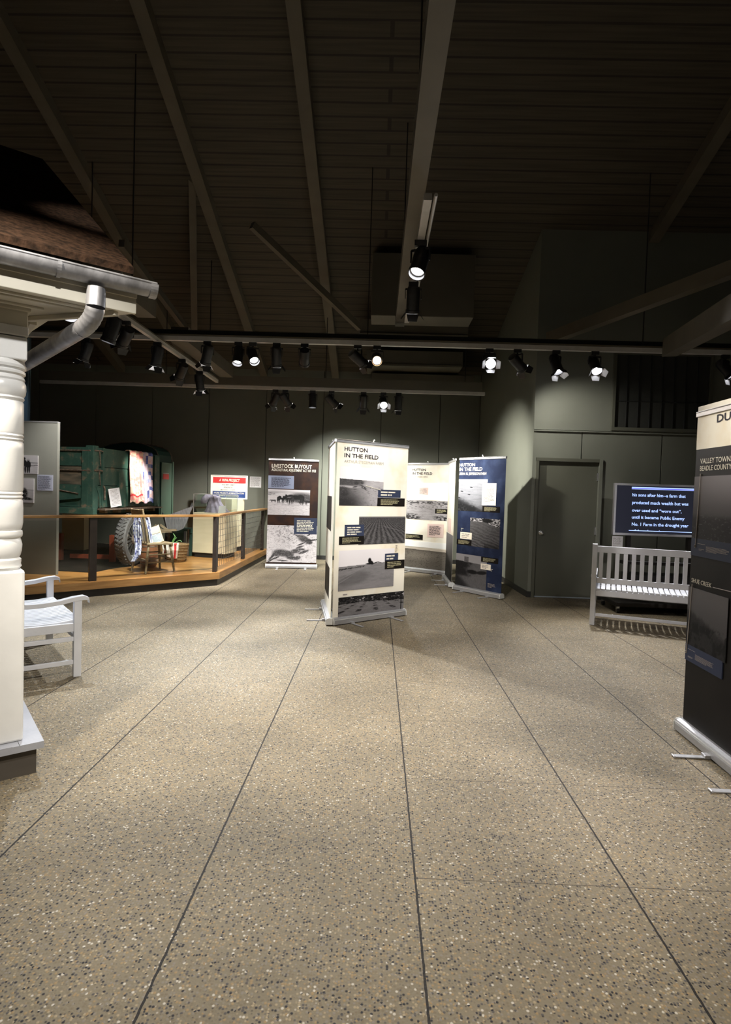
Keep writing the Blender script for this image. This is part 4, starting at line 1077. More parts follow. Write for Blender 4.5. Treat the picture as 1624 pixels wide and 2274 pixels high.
# eave of the little house: soffit, fascia, beam, gutter, downspout, roof
eave = empty('house_eave', HS, HR, 'cream wooden eave and roof corner of the little house above the porch post', 'eave')
ZS = 2.369
sof = [(-4, -.2), (.353, -.2), (.04, .264), (0, .68), (0, 3.4), (-4, 3.4)]
b = MB(); b.prism(sof, ZS, ZS + .02, 'cream_paint'); b.build('soffit', eave)
b = MB(); b.box((-4, -.222, ZS - .004), (.357, -.2, ZS + .17), 'cream_paint'); b.box((-4, -.232, ZS + .07), (.357, -.222, ZS + .17), 'cream_paint'); b.build('fascia', eave, bevel=.003)
b = MB(); b.box((-4, .075, 2.27), (-.082, .275, 2.355), 'cream_paint'); b.box((-4, .060, 2.345), (-.07, .29, ZS), 'cream_paint'); b.box((-.28, .28, 2.27), (-.082, 3.4, 2.355), 'cream_paint'); b.build('porch_beam', eave, bevel=.004)
b = MB()
for y0_, z0_ in ((-.16, .012), (-.10, .01), (.02, .012)): b.box((-4, y0_, ZS - z0_), (-.02 if y0_ > 0 else .15, y0_ + .02, ZS), 'cream_paint')
b.box((-.045, .29, ZS - .03), (-.01, 3.4, ZS), 'cream_paint'); b.bar((-.06, .27, ZS - .012), (.27, -.19, ZS - .012), .03, .024, 'cream_paint')
b.build('moulding', eave, bevel=.003)
b = MB()
def roofz(y): return ZS + .19 + (y + .24) * .62
vs = [(x, y, roofz(y) + dz) for dz in (0, .035) for (x, y) in ((-4, -.26), (.33, -.26), (.33, 2.4), (-4, 2.4))]
b.add(vs, [(3, 2, 1, 0), (4, 5, 6, 7), (0, 1, 5, 4), (1, 2, 6, 5), (2, 3, 7, 6), (3, 0, 4, 7)], 'shingle'); b.build('roof', eave)
b = MB(); b.add([(.30, -.18, ZS + .02), (.0, .30, ZS + .02), (0, 2.4, ZS + .02), (.0, 2.4, roofz(2.4) - .01), (.30, -.18, roofz(-.18) - .01), (0, .30, roofz(.3) - .01)], [(0, 4, 5, 1), (1, 5, 3, 2)], 'cream_paint'); b.build('gable_board', eave)
gut = empty('rain_gutter', HS, HR, 'grey half-round metal rain gutter along the house eave', 'gutter')
b = MB(); n = 14; gy, gzc, gr = -.272, 2.505, .045
def arc(r): return [(gy + r * math.cos(PI + PI * k / n), gzc + r * math.sin(PI + PI * k / n) * 1.25) for k in range(n + 1)]
o_, i_ = arc(gr), arc(gr - .004); ring = o_ + i_[::-1]; m_ = len(ring)
X0, X1 = -4, .43
b.add([(X0, y, z) for y, z in ring] + [(X1, y, z) for y, z in ring], [(k, (k + 1) % m_, m_ + (k + 1) % m_, m_ + k) for k in range(m_)] , 'galv')
b.tube([(X0, gy - gr + .004, gzc + .004), (X1, gy - gr + .004, gzc + .004)], .007, 'galv', 10)
b.build('trough', gut, smooth=True)
b = MB(); ri = arc(gr + .004); b.add([(X1 - .03, y, z) for y, z in ri] + [(X1 + .006, y, z) for y, z in ri], [tuple(range(n + 1, 2 * n + 2))] + [(k, k + 1, n + 2 + k, n + 1 + k) for k in range(n)], 'galv'); b.build('end_cap', gut)
for xj in (-.02, -1.4):
    b = MB(); rj = arc(gr + .004); b.add([(xj, y, z) for y, z in rj] + [(xj + .018, y, z) for y, z in rj], [(k, k + 1, n + 2 + k, n + 1 + k) for k in range(n)], 'galv'); b.build('joint_band', gut)
# downspout: short drop, elbow, then a long run back to the house
dsp = empty('downspout', HS, HR, 'crimped grey metal downspout bending back behind the porch post', 'downspout')
inv = hm.inverted()
def onY(px, py, yl):
    o = inv @ Vector((0, 0, EYE)); d = inv.to_3x3() @ ray(px, py); t = (yl - o.y) / d.y; return o + d * t
s0 = onY(214, 640, gy); s1 = onY(212, 682, gy); s2 = onY(209, 706, gy + .02); s3 = onY(195, 722, gy + .06); s4 = onY(182, 730, gy + .11)
s5 = onY(50, 810, .62)
b = MB(); rr_ = .044
pts_ = [s0, (s0 + s1) / 2, s1]
b.tube(pts_, [rr_ * .95, rr_, rr_], 'galv', 16, cap=False)
b.build('outlet', dsp, smooth=True)
b = MB(); k = 10; P_ = [s1, s2, s3, s4]
def bez(p, t): return p[0] * (1 - t) ** 3 + p[1] * 3 * t * (1 - t) ** 2 + p[2] * 3 * t * t * (1 - t) + p[3] * t ** 3
b.tube([bez(P_, j / 18) for j in range(19)], [rr_ * (1.01 if j % 3 else .97) for j in range(19)], 'galv', 16, cap=False); b.build('elbow', dsp, smooth=True)
b = MB(); b.tube([s4, s4 + (s5 - s4) * .5, s5], rr_ * .96, 'galv', 16)
dv = (s5 - s4).normalized()
b.build('pipe', dsp, smooth=True)

# ================================================================ TELEVISION
TY = 8.0
tx0, tx1 = aY(1363.5, 1130, TY).x, aY(1363.5, 1130, TY).x + 1.27
tv = empty('television', (tx0, TY, 0), -.035, 'large silver-framed television showing a block of white film caption text', 'television')
def T(px, py): return onplane(px, py, tv, -.004)
zt, zb = T(1366, 1072.5)[1], T(1361, 1187.5)[1]
Wt = 1.27; bz = .028
b = MB()
b.box((0, -.01, zb), (bz, .05, zt), 'bezel'); b.box((Wt - bz, -.01, zb), (Wt, .05, zt), 'bezel'); b.box((bz, -.01, zt - bz), (Wt - bz, .05, zt), 'bezel'); b.box((bz, -.01, zb), (Wt - bz, .05, zb + bz * 1.1), 'bezel')
b.build('bezel', tv, bevel=.003)
b = MB(); b.box((.03, .03, zb + .03), (Wt - .03, .09, zt - .03), 'black'); b.build('back_shell', tv)
scz0, scz1 = zb + bz, zt - bz
b = MB(); b.box((bz - .002, .0, scz0), (Wt - bz + .002, .03, scz1), 'screen'); scr = b.build('screen', tv)
b = MB()
for txt, q0, yb_, xr in (('his sons after him--a farm that', (1405.4, 1095.2), 1102, 1524), ('produced much wealth but was', (1404.8, 1112), 1119, 1530), ('over used and “worn out”,', (1404.4, 1129.4), 1136, 1515),
                        ('until it became Public Enemy', (1404.2, 1144.6), 1151.4, 1521.5), ('No. 1 Farm in the drought year', (1404, 1160.2), 1167, 1530), ('of the    depression', (1405, 1175.4), 1182, 1475)):
    x0, z1 = T(*q0); _, z0 = T(q0[0], yb_); x1, _ = T(xr, q0[1])
    put_text(b, txt, x0, z0, x1 - x0, z1 - z0, 'screentext', -.0012, .014)
xl = T(1404, 1082)[0]
za, zb2, zc_ = T(1404, 1082.5)[1], T(1404, 1086)[1], T(1402, 1178)[1]
b.build('screen_text', scr)
b = MB(); b.box((xl - .02, -.0022, scz0), (Wt - bz, -.0014, zc_ - .002), 'screen'); b.build('screen_lower_band', scr)
b = MB(); b.box((xl, -.0026, za - .004), (Wt - bz - .02, -.0018, za + .008), 'screentext'); b.box((xl, -.0024, za - .018), (Wt - bz - .02, -.0018, za - .004), 'screenline'); b.box((xl, -.0026, za - .022), (Wt - bz - .02, -.0018, za - .017), 'screentext')
b.box((xl - .015, -.0030, zc_ - .004), (Wt - bz - .02, -.0024, zc_ + .004), 'screentext'); b.build('screen_rule', scr)
st = empty('television_stand', (tx0, TY, 0), -.035, 'black wheeled stand with shelves carrying the television', 'television stand')
for xx in (.22, 1.03):
    b = MB(); b.box((xx, .06, .14), (xx + .05, .13, zt - .15), 'blackmetal'); b.build('upright', st)
b = MB(); b.box((.18, .02, .62), (1.12, .20, .66), 'blackmetal'); b.box((.2, .05, .655), (1.1, .07, .665), 'bezel'); b.build('cross_shelf', st)
b = MB(); b.box((.16, -.22, .33), (1.14, .28, .36), 'black'); b.box((.22, -.16, .36), (1.05, .2, .50), 'black'); b.build('equipment_shelf', st)
b = MB(); b.box((-.02, -.28, .09), (1.30, .34, .15), 'blackmetal'); b.build('foot_frame', st, bevel=.01)
for xx, yy in ((.02, -.24), (1.24, -.24), (.02, .3), (1.24, .3)):
    b = MB(); b.tube([(xx - .016, yy, .035), (xx + .016, yy, .035)], .035, 'black', 16); b.box((xx - .02, yy - .02, .05), (xx + .02, yy + .02, .09), 'brass'); b.build('caster', st)
wall_card('text_card', tv, (1360.5, 1190.5), (1383, 1215.5), 'paper', 'white text card taped under the left corner of the television', 'card', n=9, ink='inkgrey', th=.004)

# ================================================================ WALL SIGN, CABINETS, CASE
Pl, Pc, Pr = aY(474, 1200, 11.95), aY(513, 1200, 11.7), aY(541, 1200, 12.05)
Ztop = aY(530, 1109, 11.9).z
cab = empty('display_cabinet', (Pc.x, Pc.y, 0), 0, 'tall cream cabinet at the far wall carrying the red white and blue sign', 'cabinet')
o_ = Vector((Pc.x, Pc.y)); poly = [Vector((Pl.x, Pl.y)) - o_, Vector((0, 0)), Vector((Pr.x, Pr.y)) - o_, Vector((Pl.x, Pl.y)) + Vector((Pr.x, Pr.y)) - 2 * o_]
b = MB(); b.prism([tuple(p) for p in poly], ZD + .09, Ztop, 'cream'); b.build('body', cab, bevel=.004)
b = MB(); c_ = sum(poly, Vector((0, 0))) / 4; b.prism([tuple(p + (c_ - p) * .08) for p in poly], ZD, ZD + .09, 'base'); b.build('kick_base', cab)
sgx = aY(467, 1103, 12.0)
sg = empty('project_sign', (sgx.x, 12.0, 0), .02, 'enamel sign reading A WPA PROJECT in red, white and blue', 'sign')
def Sg(px, py): return onplane(px, py, sg, -.01)
A0, A1 = Sg(467.5, 1103.5), Sg(550.3, 1056)
zt_, zb_ = Sg(510, 1055.4)[1], Ztop + .002
x0, x1 = A0[0], A1[0]
b = MB(); b.box((x0, 0, zb_), (x1, .025, zt_), 'signwhite'); b.build('board', sg, bevel=.008)
b = MB(); f_ = .014
for q in ((x0, x1, zb_, zb_ + f_), (x0, x1, zt_ - f_, zt_), (x0, x0 + f_, zb_ + f_, zt_ - f_), (x1 - f_, x1, zb_ + f_, zt_ - f_)): b.box((q[0], -.010, q[2]), (q[1], .001, q[3]), 'signwhite')
b.build('frame', sg)
H_, W_ = zt_ - zb_, x1 - x0
def sz(f): return zt_ - f * H_
def sx_(f): return x0 + f * W_
b = MB(); b.box((sx_(.06), -.004, sz(.33)), (sx_(.95), .001, sz(.09)), 'signred'); b.build('red_band', sg)
b = MB(); b.box((sx_(.055), -.004, sz(.94)), (sx_(.945), .001, sz(.68)), 'signblue'); b.build('blue_band', sg)
b = MB()
put_text(b, 'A WPA PROJECT', sx_(.22), sz(.265), W_ * .57, H_ * .11, 'inkwhite', -.0052, .03, .25)
put_text(b, 'ROAD IMPROVEMENT', sx_(.30), sz(.435), W_ * .36, H_ * .055, 'ink', -.0012, .01, .25)
put_text(b, 'SPONSORED BY', sx_(.35), sz(.545), W_ * .25, H_ * .055, 'ink', -.0012, .01, .25)
put_text(b, 'BROOKINGS COUNTY', sx_(.27), sz(.65), W_ * .40, H_ * .055, 'ink', -.0012, .01, .25)
put_text(b, 'WORK PROJECTS ADMINISTRATION', sx_(.09), sz(.79), W_ * .82, H_ * .07, 'inkwhite', -.0052, .02, .2)
put_text(b, 'FEDERAL WORKS AGENCY', sx_(.22), sz(.905), W_ * .56, H_ * .06, 'inkwhite', -.0052, .015, .2)
b.build('lettering', sg)
wr_ = bpy.data.objects.new('anchor', None); wr_.location = (0, YB, 0)
wall_card('notice', wr_, (555.4, 1058), (580, 1083), 'paper', 'small white text label on the far wall right of the sign', 'label', n=12, ink='inkgrey')
bpy.data.objects.remove(wr_)

# display case on its plinth
g0 = gz(427, 1236.5, ZD); g1 = gz(465, 1239, ZD); dd_ = (g1 - g0).normalized(); rc = math.atan2(dd_.y, dd_.x)
pl = empty('display_plinth', (g0.x, g0.y, 0), rc, 'cream plinth on a black kick base behind the railing corner', 'plinth')
Wp, Dp, Hp = .66, .46, 1.02
b = MB(); b.box((0, 0, ZD + .085), (Wp, Dp, Hp), 'cream'); b.build('body', pl, bevel=.004)
b = MB(); b.box((.03, .03, ZD), (Wp - .03, Dp - .03, ZD + .085), 'base'); b.build('kick_base', pl)
gc = empty('glass_case', (g0.x, g0.y, 0), rc, 'glass case standing on the cream plinth over a lilac dress', 'glass case')
z1_ = 1.36
b = MB()
for (a, c) in (((0.004, 0.004), (Wp - .004, .008)), ((.004, Dp - .008), (Wp - .004, Dp - .004)), ((.004, .008), (.008, Dp - .008)), ((Wp - .008, .008), (Wp - .004, Dp - .008))):
    b.box((a[0], a[1], Hp), (c[0], c[1], z1_), 'glass')
b.build('glass_panel', gc)
b = MB()
for x in (.004, Wp - .004):
    for y in (.004, Dp - .004): b.bar((x, y, Hp), (x, y, z1_), .006, .006, 'alu_cap')
for y in (.004, Dp - .004): b.bar((0, y, z1_), (Wp, y, z1_), .006, .006, 'alu_cap')
for x in (.004, Wp - .004): b.bar((x, 0, z1_), (x, Dp, z1_), .006, .006, 'alu_cap')
b.build('edge_strip', gc)
tfc = Matrix.Translation((g0.x, g0.y, 0)) @ Matrix.Rotation(rc, 4, 'Z')
dr_ = empty('dress', tfc @ Vector((.33, .24, Hp)), rc, 'crumpled lilac dress with a puffed sleeve inside the glass case', 'dress')
def cloth_lathe(mb, prof, m, n=40, amp=.12, fold=7, ox=0, oy=0, lx=1, ly=.6, skew=0):
    vs = []; fs = []
    R = random.Random(4); ph = [R.uniform(0, 6) for _ in range(4)]
    for i, (r, z) in enumerate(prof):
        for k in range(n):
            a = 2 * PI * k / n
            q = 1 + amp * math.sin(fold * a + ph[0] + z * 9) * (.5 + .5 * (1 - i / len(prof))) + amp * .5 * math.sin(3 * a + ph[1] + z * 14)
            vs.append((ox + skew * (z - prof[0][1]) + lx * r * q * math.cos(a), oy + ly * r * q * math.sin(a), z))
    for i in range(len(prof) - 1):
        for k in range(n): fs.append((i * n + k, i * n + (k + 1) % n, (i + 1) * n + (k + 1) % n, (i + 1) * n + k))
    fs.append(tuple(range(n))[::-1]); fs.append(tuple((len(prof) - 1) * n + k for k in range(n)))
    mb.add(vs, fs, m)
b = MB(); cloth_lathe(b, [(.26, 0), (.255, .015), (.22, .05), (.185, .10), (.155, .15), (.135, .19), (.13, .22), (.145, .26), (.15, .285), (.12, .31), (.06, .325), (.03, .328)], 'lilac', n=64, fold=11, ox=.03, skew=-.30, amp=.07, ly=.5); b.build('bodice', dr_, smooth=True)
b = MB(); b.tube([(-.10, -.03, .300), (-.15, -.06, .285), (-.19, -.075, .245), (-.205, -.08, .20), (-.20, -.08, .165)], [.035, .060, .068, .066, .050], 'lilac', 20); b.build('sleeve', dr_, smooth=True)
b = MB(); b.tube([(-.03, -.10, .325), (0.02, -.115, .30), (.03, -.11, .26)], [.010, .016, .006], 'lilac', 8); b.build('collar', dr_, smooth=True)
cd = empty('text_card', tfc @ Vector((.48, .05, Hp)), rc, 'white card leaning beside the lilac dress', 'card')
b = MB(); b.box((0, 0, .002), (.14, .006, .14), 'paper', Matrix.Rotation(-.25, 4, 'X')); b.build('card', cd)

# ================================================================ GREEN TRUCK
sdir = Vector((.15, .989)).normalized(); trc = aY(205, 1100, 8.9); trz = math.atan2(sdir.y, sdir.x)
tk = empty('farm_truck', (trc.x, trc.y, 0), trz, 'old worn green farm truck with high box, spoked wheel and arched cab', 'truck')
tkm = Matrix.Translation((trc.x, trc.y, 0)) @ Matrix.Rotation(trz, 4, 'Z'); tki = tkm.inverted()
def onside(px, py, yl=0.0):
    o = tki @ Vector((0, 0, EYE)); d = tki.to_3x3() @ ray(px, py); t = (yl - o.y) / d.y; return o + d * t
def ontail(px, py, xl=0.0):
    o = tki @ Vector((0, 0, EYE)); d = tki.to_3x3() @ ray(px, py); t = (xl - o.x) / d.x; return o + d * t
zt0 = ontail(205, 992).z; zb0 = ontail(205, 1128).z
xe = onside(350, 1070).x
def zs(y): return ontail(205, y).z
# side boards: three planks
lv = [zb0, zs(1078), zs(1036), zt0]
for i in range(3):
    b = MB(); b.box((.10, 0, lv[i] + .004), (xe, .035, lv[i + 1] - .004), 'green'); b.build('side_board', tk, bevel=.004)
    b = MB(); b.box((-.0, .12, lv[i] + .006), (.035, 1.9, lv[i + 1] - .006), 'brownwood' if i == 1 else 'green'); b.build('tail_board', tk, bevel=.004)
b = MB(); b.box((-.03, -.03, zb0 - .02), (.10, .10, zt0 + .02), 'green'); b.build('corner_post', tk, bevel=.006)
b = MB(); b.box((.22, -.022, zb0), (.27, .002, zt0), 'green'); b.build('batten', tk)
xb = onside(265, 1080).x
b = MB(); b.box((xb - .05, -.03, zb0), (xb + .14, .002, zs(1040)), 'green'); b.build('batten', tk)
b = MB(); b.box((xe - .16, -.03, zb0), (xe, .002, zt0 - .02), 'green'); b.build('batten', tk)
yt = ontail(191, 1060).y
b = MB(); b.box((-.035, yt - .06, zb0), (.002, yt + .05, zt0 - .01), 'green'); b.build('batten', tk)
for z in (zs(1001), zs(1045)):
    b = MB(); b.tube([(-.03, .02, z), (-.03, 1.9, z)], .012, 'rust', 8); b.build('tail_rod', tk, smooth=True)
    b = MB(); b.tube([(-.01, -.04, z + .005), (.13, -.045, z + .01), (.19, -.04, z)], .012, 'rust', 8); b.tube([(.10, -.045, z), (.14, -.04, z - .22)], .008, 'rust', 6); b.build('latch', tk, smooth=True)
yl_, yr_ = ontail(100, 1080).y, ontail(182, 1080).y
b = MB(); b.add([(-.05, yl_, zs(1077)), (-.05, yr_ - .03, zs(1077)), (-.05, yr_, zs(1083)), (-.05, yr_, zs(1107)), (-.05, yl_, zs(1118)), (-.02, yl_, zs(1077)), (-.02, yr_ - .03, zs(1077)), (-.02, yr_, zs(1083)), (-.02, yr_, zs(1107)), (-.02, yl_, zs(1118))],
             [(0, 1, 2, 3, 4), (9, 8, 7, 6, 5), (0, 5, 6, 1), (1, 6, 7, 2), (2, 7, 8, 3), (3, 8, 9, 4), (4, 9, 5, 0)], 'green'); b.build('end_gate', tk)
b = MB(); b.tube([(-.06, yl_, zs(1084)), (-.06, yr_ + .02, zs(1097))], .010, 'rust', 6); b.build('brace_rod', tk)
b = MB(); b.tube([(.05, -.03, zs(1080)), (.12, -.04, zs(1100)), (.15, -.03, zs(1128))], .012, 'green', 6); b.tube([(.22, -.04, zs(1078)), (.24, -.05, zs(1085)), (.25, -.045, zs(1110))], .014, 'rust', 6); b.build('latch', tk)
b = MB(); b.box((-.05, -.05, zb0 - .10), (.05, 1.9, zb0), 'green'); b.box((.0, .05, zb0 - .10), (xe, .12, zb0 - .01), 'green'); b.build('bed_sill', tk, bevel=.004)
b = MB(); b.box((.02, .02, zb0 - .03), (xe, 1.85, zb0), 'oldwood'); b.build('bed_floor', tk)
b = MB()
for k in range(5): x = .25 + k * .36; b.box((x, -.05, zb0 - .09), (x + .07, 1.8, zb0 - .03), 'oldwood')
b.build('cross_bearer', tk)
xr0 = onside(228, 1129, -.10).x; xr1 = onside(357, 1129, -.10).x; zr = onside(300, 1129.5, -.10).z
b = MB(); b.box((xr0, -.14, zb0 - .035), (xr1, -.0, zb0 - .012), 'rust'); b.build('side_ledge', tk)
# arched cab behind the box
xc = xe + .02
cy0 = onside(379, 1080, 0).y
o_ = tki @ Vector((0, 0, EYE)); d_ = tki.to_3x3() @ ray(379, 1080); t_ = (xc - o_.x) / d_.x; ycab = (o_ + d_ * t_).y
def zcab(px, py): d_ = tki.to_3x3() @ ray(px, py); t_ = (xc - o_.x) / d_.x; p = o_ + d_ * t_; return p.y, p.z
arcpx = [(353, 1146), (353, 1080), (353, 1024), (352, 1010), (348, 1001), (340, 994), (328, 989), (315, 985.5), (298, 983), (270, 984), (245, 988)]
pc2 = [zcab(*p) for p in arcpx]; pc2 += [(pc2[-1][0] + .5, pc2[-1][1] - .14), (pc2[-1][0] + .7, pc2[-1][1] - .5), (pc2[-1][0] + .7, pc2[0][1])]
n = len(pc2); b = MB(); b.add([(xc, y, z) for y, z in pc2] + [(xc + .47, y, z) for y, z in pc2], [tuple(range(n))[::-1], tuple(range(n, 2 * n))] + [(k, (k + 1) % n, n + (k + 1) % n, n + k) for k in range(n)], 'cabdark'); b.build('cab', tk)
yc_ = pc2[0][0]; zA = pc2[0][1]; zB = zcab(353, 1026)[1]
b = MB(); b.box((xc + .05, yc_ - .012, zA), (xc + .44, yc_ + .002, zB), 'cabgreen'); b.box((xc + .43, yc_ - .03, zA), (xc + .475, yc_ + .002, zB + .03), 'cabgreen'); b.build('cab_panel', tk, bevel=.003)
b = MB(); b.tube([(xc - .02, y, z + .005) for y, z in pc2[2:11]], .010, 'rust', 8); b.tube([(xc + .49, y, z + .005) for y, z in pc2[2:11]], .010, 'rust', 8); b.build('roof_edge', tk, smooth=True)
rm0, rm1 = onside(362, 1064, yc_ - .015), onside(375, 1050, yc_ - .015)
b = MB(); b.box((rm0.x, yc_ - .018, rm0.z), (rm1.x, yc_ - .012, rm1.z - .03), 'red'); b.box((rm0.x, yc_ - .018, rm1.z - .025), (rm1.x, yc_ - .012, rm1.z - .005), 'inkgrey'); b.build('red_marker', tk)
for py in (1026, 1052, 1060):
    y_, z_ = zcab(350.5, py); b = MB(); b.tube([(xc - .05, y_ - .03, z_), (xc - .06, y_, z_ + .01), (xc - .05, y_ + .03, z_)], .012, 'rust', 8); b.build('hook', tk)
y_, z_ = zcab(350, 1053); b = MB(); b.box((xc - .06, y_ - .02, z_ - .02), (xc - .04, y_ + .02, z_ + .03), 'red'); b.build('red_reflector', tk)
a1, a2 = zcab(349, 1092), zcab(355, 1126); b = MB(); b.tube([(xc - .06, a1[0], a1[1]), (xc - .06, a2[0], a2[1])], .014, 'cabgreen', 6); b.build('lever', tk)
# rear wheel
wc = gz(293, 1256, ZD); wl = tki @ Vector((wc.x, wc.y, ZD)); Rw = .405
def wheel(xx, yy, full=True):
    tf = Matrix.Translation((xx, yy, ZD + Rw + .014)) @ Matrix.Rotation(math.radians(6), 4, 'Z') @ Matrix.Rotation(PI / 2, 4, 'X')   # lathe axis -> local -y (outwards)
    b = MB(); w = .085
    b.lathe([(Rw - .11, -w * .9), (Rw - .06, -w * 1.05), (Rw - .02, -w), (Rw, -w * .6), (Rw, w * .6), (Rw - .02, w), (Rw - .06, w * 1.05), (Rw - .11, w * .9)], 'rubber', 56, tf, cap=False)
    for k in range(40):
        a = 2 * PI * k / 40
        for s_ in (-1, 1):
            t2_ = tf @ Matrix.Rotation(a + s_ * .02, 4, 'Z') @ Matrix.Translation((Rw, 0, s_ * w * .42)) @ Matrix.Rotation(s_ * .6, 4, 'X')
            b.box((-.006, -.012, -w * .36), (.010, .012, w * .36), 'rubber', t2_)
    ty = b.build('tyre', tk, smooth=True)
    b = MB(); b.lathe([(Rw - .11, -w * .8), (Rw - .125, -w * .85), (Rw - .145, -w * .3), (Rw - .145, w * .3), (Rw - .125, w * .85), (Rw - .11, w * .8)], 'rim', 56, tf, cap=False); b.build('rim', tk, smooth=True)
    for k in range(12):
        a = 2 * PI * (k + .3) / 12; p = tf @ Vector((.05 * math.cos(a), .05 * math.sin(a), .03)); q = tf @ Vector(((Rw - .14) * math.cos(a), (Rw - .14) * math.sin(a), 0))
        b = MB(); b.bar(p, q, .030, .022, 'spoke'); b.build('spoke', tk)
    b = MB(); b.lathe([(.075, -.05), (.075, .05), (.055, .07), (.035, .075), (.03, .13), (.012, .14)], 'rust', 24, tf); b.build('hub', tk, smooth=True)
wheel(wl.x, wl.y + .02)
# red running rail and posts under the box
b = MB(); p, q = gz(157, 1240, ZD), gz(246, 1243, ZD)
pa, pb = aY(157, 1234, 9.6), aY(246, 1234, 9.6)
rk = empty('wooden_trestle', (pa.x, pa.y, ZD), math.atan2(pb.y - pa.y, pb.x - pa.x), 'low red-stained wooden trestle in the shade under the truck', 'trestle')
Lr = (pb - pa).length
b = MB(); b.box((0, -.03, pa.z - ZD - .035), (Lr, .03, pa.z - ZD + .035), 'redwood'); b.build('rail', rk)
for x in (-.18, Lr + .03):
    b = MB(); b.box((x - .04, -.04, 0), (x + .04, .04, .45), 'redwood'); b.build('post', rk)
# cream box in the dark behind the railing
u0, u1 = aY(137, 1212, 10.4), aY(187, 1150, 10.4)
wb = empty('storage_plinth', (u0.x, 10.4, ZD), 0, 'dull cream plinth in the dark behind the truck tail', 'plinth')
b = MB(); b.box((0, 0, .09), (u1.x - u0.x, .5, u1.z - ZD + .1), 'cream'); b.build('body', wb); b = MB(); b.box((.02, .02, 0), (u1.x - u0.x - .02, .48, .09), 'base'); b.build('kick_base', wb)

# quilt over the side boards
def quilt_pic(U, V):
    n = fbm(U * 11, V * 22, 5, 3); n2 = fbm(U * 30, V * 60, 7, 2)
    G = np.zeros(U.shape + (3,))
    pe = np.stack([.82 + 0 * n, .56 - .28 * (n > .55), .42 - .16 * (n > .55)], -1)
    iu = np.floor((U - .5) * 10).astype(int); iv = np.floor(V * 14).astype(int)
    hsh = ((iu * 7 + iv * 13 + (iu * iv) * 5) % 9)
    pal = np.array([(.62, .50, .58), (.13, .16, .42), (.70, .62, .66), (.34, .36, .60), (.72, .50, .50), (.66, .60, .68), (.10, .11, .30), (.60, .44, .52), (.50, .52, .68)])
    bl = pal[hsh] * (.85 + .3 * n2[..., None])
    m = (U > .56 + .03 * np.sin(V * 8))[..., None]
    G = np.where(m, bl, pe)
    red = ((V > .105) & (V < .14) & (U < .52))[..., None]
    return np.where(red, np.array([.75, .05, .06]), G)
qx0, qx1 = onside(284, 1060, -.03).x, onside(335.5, 1060, -.03).x
qz0 = onside(300, 1116, -.03).z
nx, nv = 56, 110; prof = []
Lq = (zt0 - qz0); over = .28
b_vs = []; U_ = np.linspace(0, 1, nx + 1)
for j in range(nv + 1):
    s_ = j / nv * (Lq + over)
    for i in range(nx + 1):
        x = qx0 + (qx1 - qx0) * i / nx + .01 * math.sin(j * .09)
        wv = .012 * math.sin(i * .45 + j * .02) + .006 * math.sin(i * 1.1)
        if s_ < Lq: z = qz0 + s_ + .02 * math.sin(i * .3) * (1 - s_ / Lq); y = -.035 - abs(wv) - .01 - .035 * (1 - s_ / Lq)
        else: t_ = (s_ - Lq); z = zt0 + .018 + .006 * math.sin(i * .5) - max(0, t_ - .07) * .9; y = -.045 + min(t_, .09) + .0
        b_vs.append((x, y, z))
me = bpy.data.meshes.new('quilt'); fs = []
for j in range(nv):
    for i in range(nx): a = j * (nx + 1) + i; fs.append((a, a + 1, a + nx + 2, a + nx + 1))
me.from_pydata(b_vs, [], fs)
U, V = np.meshgrid((np.arange(nx) + .5) / nx, (np.arange(nv) + .5) / nv * 1.2)
G = np.clip(quilt_pic(U, V), 0, 1); c4 = np.concatenate([G.reshape(-1, 3), np.ones((nx * nv, 1))], -1)
ca = me.color_attributes.new('ink', 'FLOAT_COLOR', 'CORNER'); ca.data.foreach_set('color', np.repeat(c4, 4, 0).ravel().astype(np.float32))
me.materials.append(M['cloth']); me.polygons.foreach_set('use_smooth', [True] * len(fs))
qo = bpy.data.objects.new('quilt', me); COL.objects.link(qo); qo.matrix_world = tkm
sd = qo.modifiers.new('thickness', 'SOLIDIFY'); sd.thickness = .008
tag(qo, 'pink and blue patchwork quilt hung over the green truck side', 'quilt')
# card leaning on the ledge
k0 = onside(246, 1128, -.08)
kc = empty('text_card', tkm @ Vector((k0.x, -.09, zb0 - .012)), trz, 'tall white text card leaning on the ledge left of the quilt', 'card')
hh_ = onside(240, 1084, -.03).z - zb0; ww_ = .30
b = MB(); tfk = Matrix.Rotation(-.12, 4, 'X') @ Matrix.Rotation(-.10, 4, 'Y')
b.box((0, 0, .01), (ww_, .006, hh_), 'paper', tfk); b.build('card', kc)
b = MB(); tb2 = MB(); put_lines(tb2, .04, hh_ * .94, ww_ * .74, hh_ * .85, 13, 'inkgrey', -.0012, 3, .3); tb2.v = [tfk @ v for v in tb2.v]; tb2.build('fine_print', kc)

# ================================================================ CHAIR GROUP
ch = Vector((-3.34, 8.70, ZD + .004)); crz = math.radians(47)
cr = empty('wooden_chair', ch, crz, 'weathered wooden chair on the deck in front of the truck wheel', 'chair')
SH = .44
b = MB(); b.prism([(-.19, -.18), (.20, -.21), (.22, -.17), (.22, .17), (.20, .21), (-.19, .18)], SH - .03, SH, 'oldwood'); b.build('seat', cr, bevel=.006)
ft = {(-1, -1): (-.23, -.23), (-1, 1): (-.23, .23), (1, -1): (.22, -.23), (1, 1): (.22, .23)}
tp = {(-1, -1): (-.15, -.15), (-1, 1): (-.15, .15), (1, -1): (.17, -.17), (1, 1): (.17, .17)}
for k in ft: b = MB(); b.tube([(*ft[k], 0), ((ft[k][0] + tp[k][0]) / 2, (ft[k][1] + tp[k][1]) / 2, SH * .5), (*tp[k], SH - .02)], [.015, .020, .015], 'oldwood', 10); b.build('leg', cr, smooth=True)
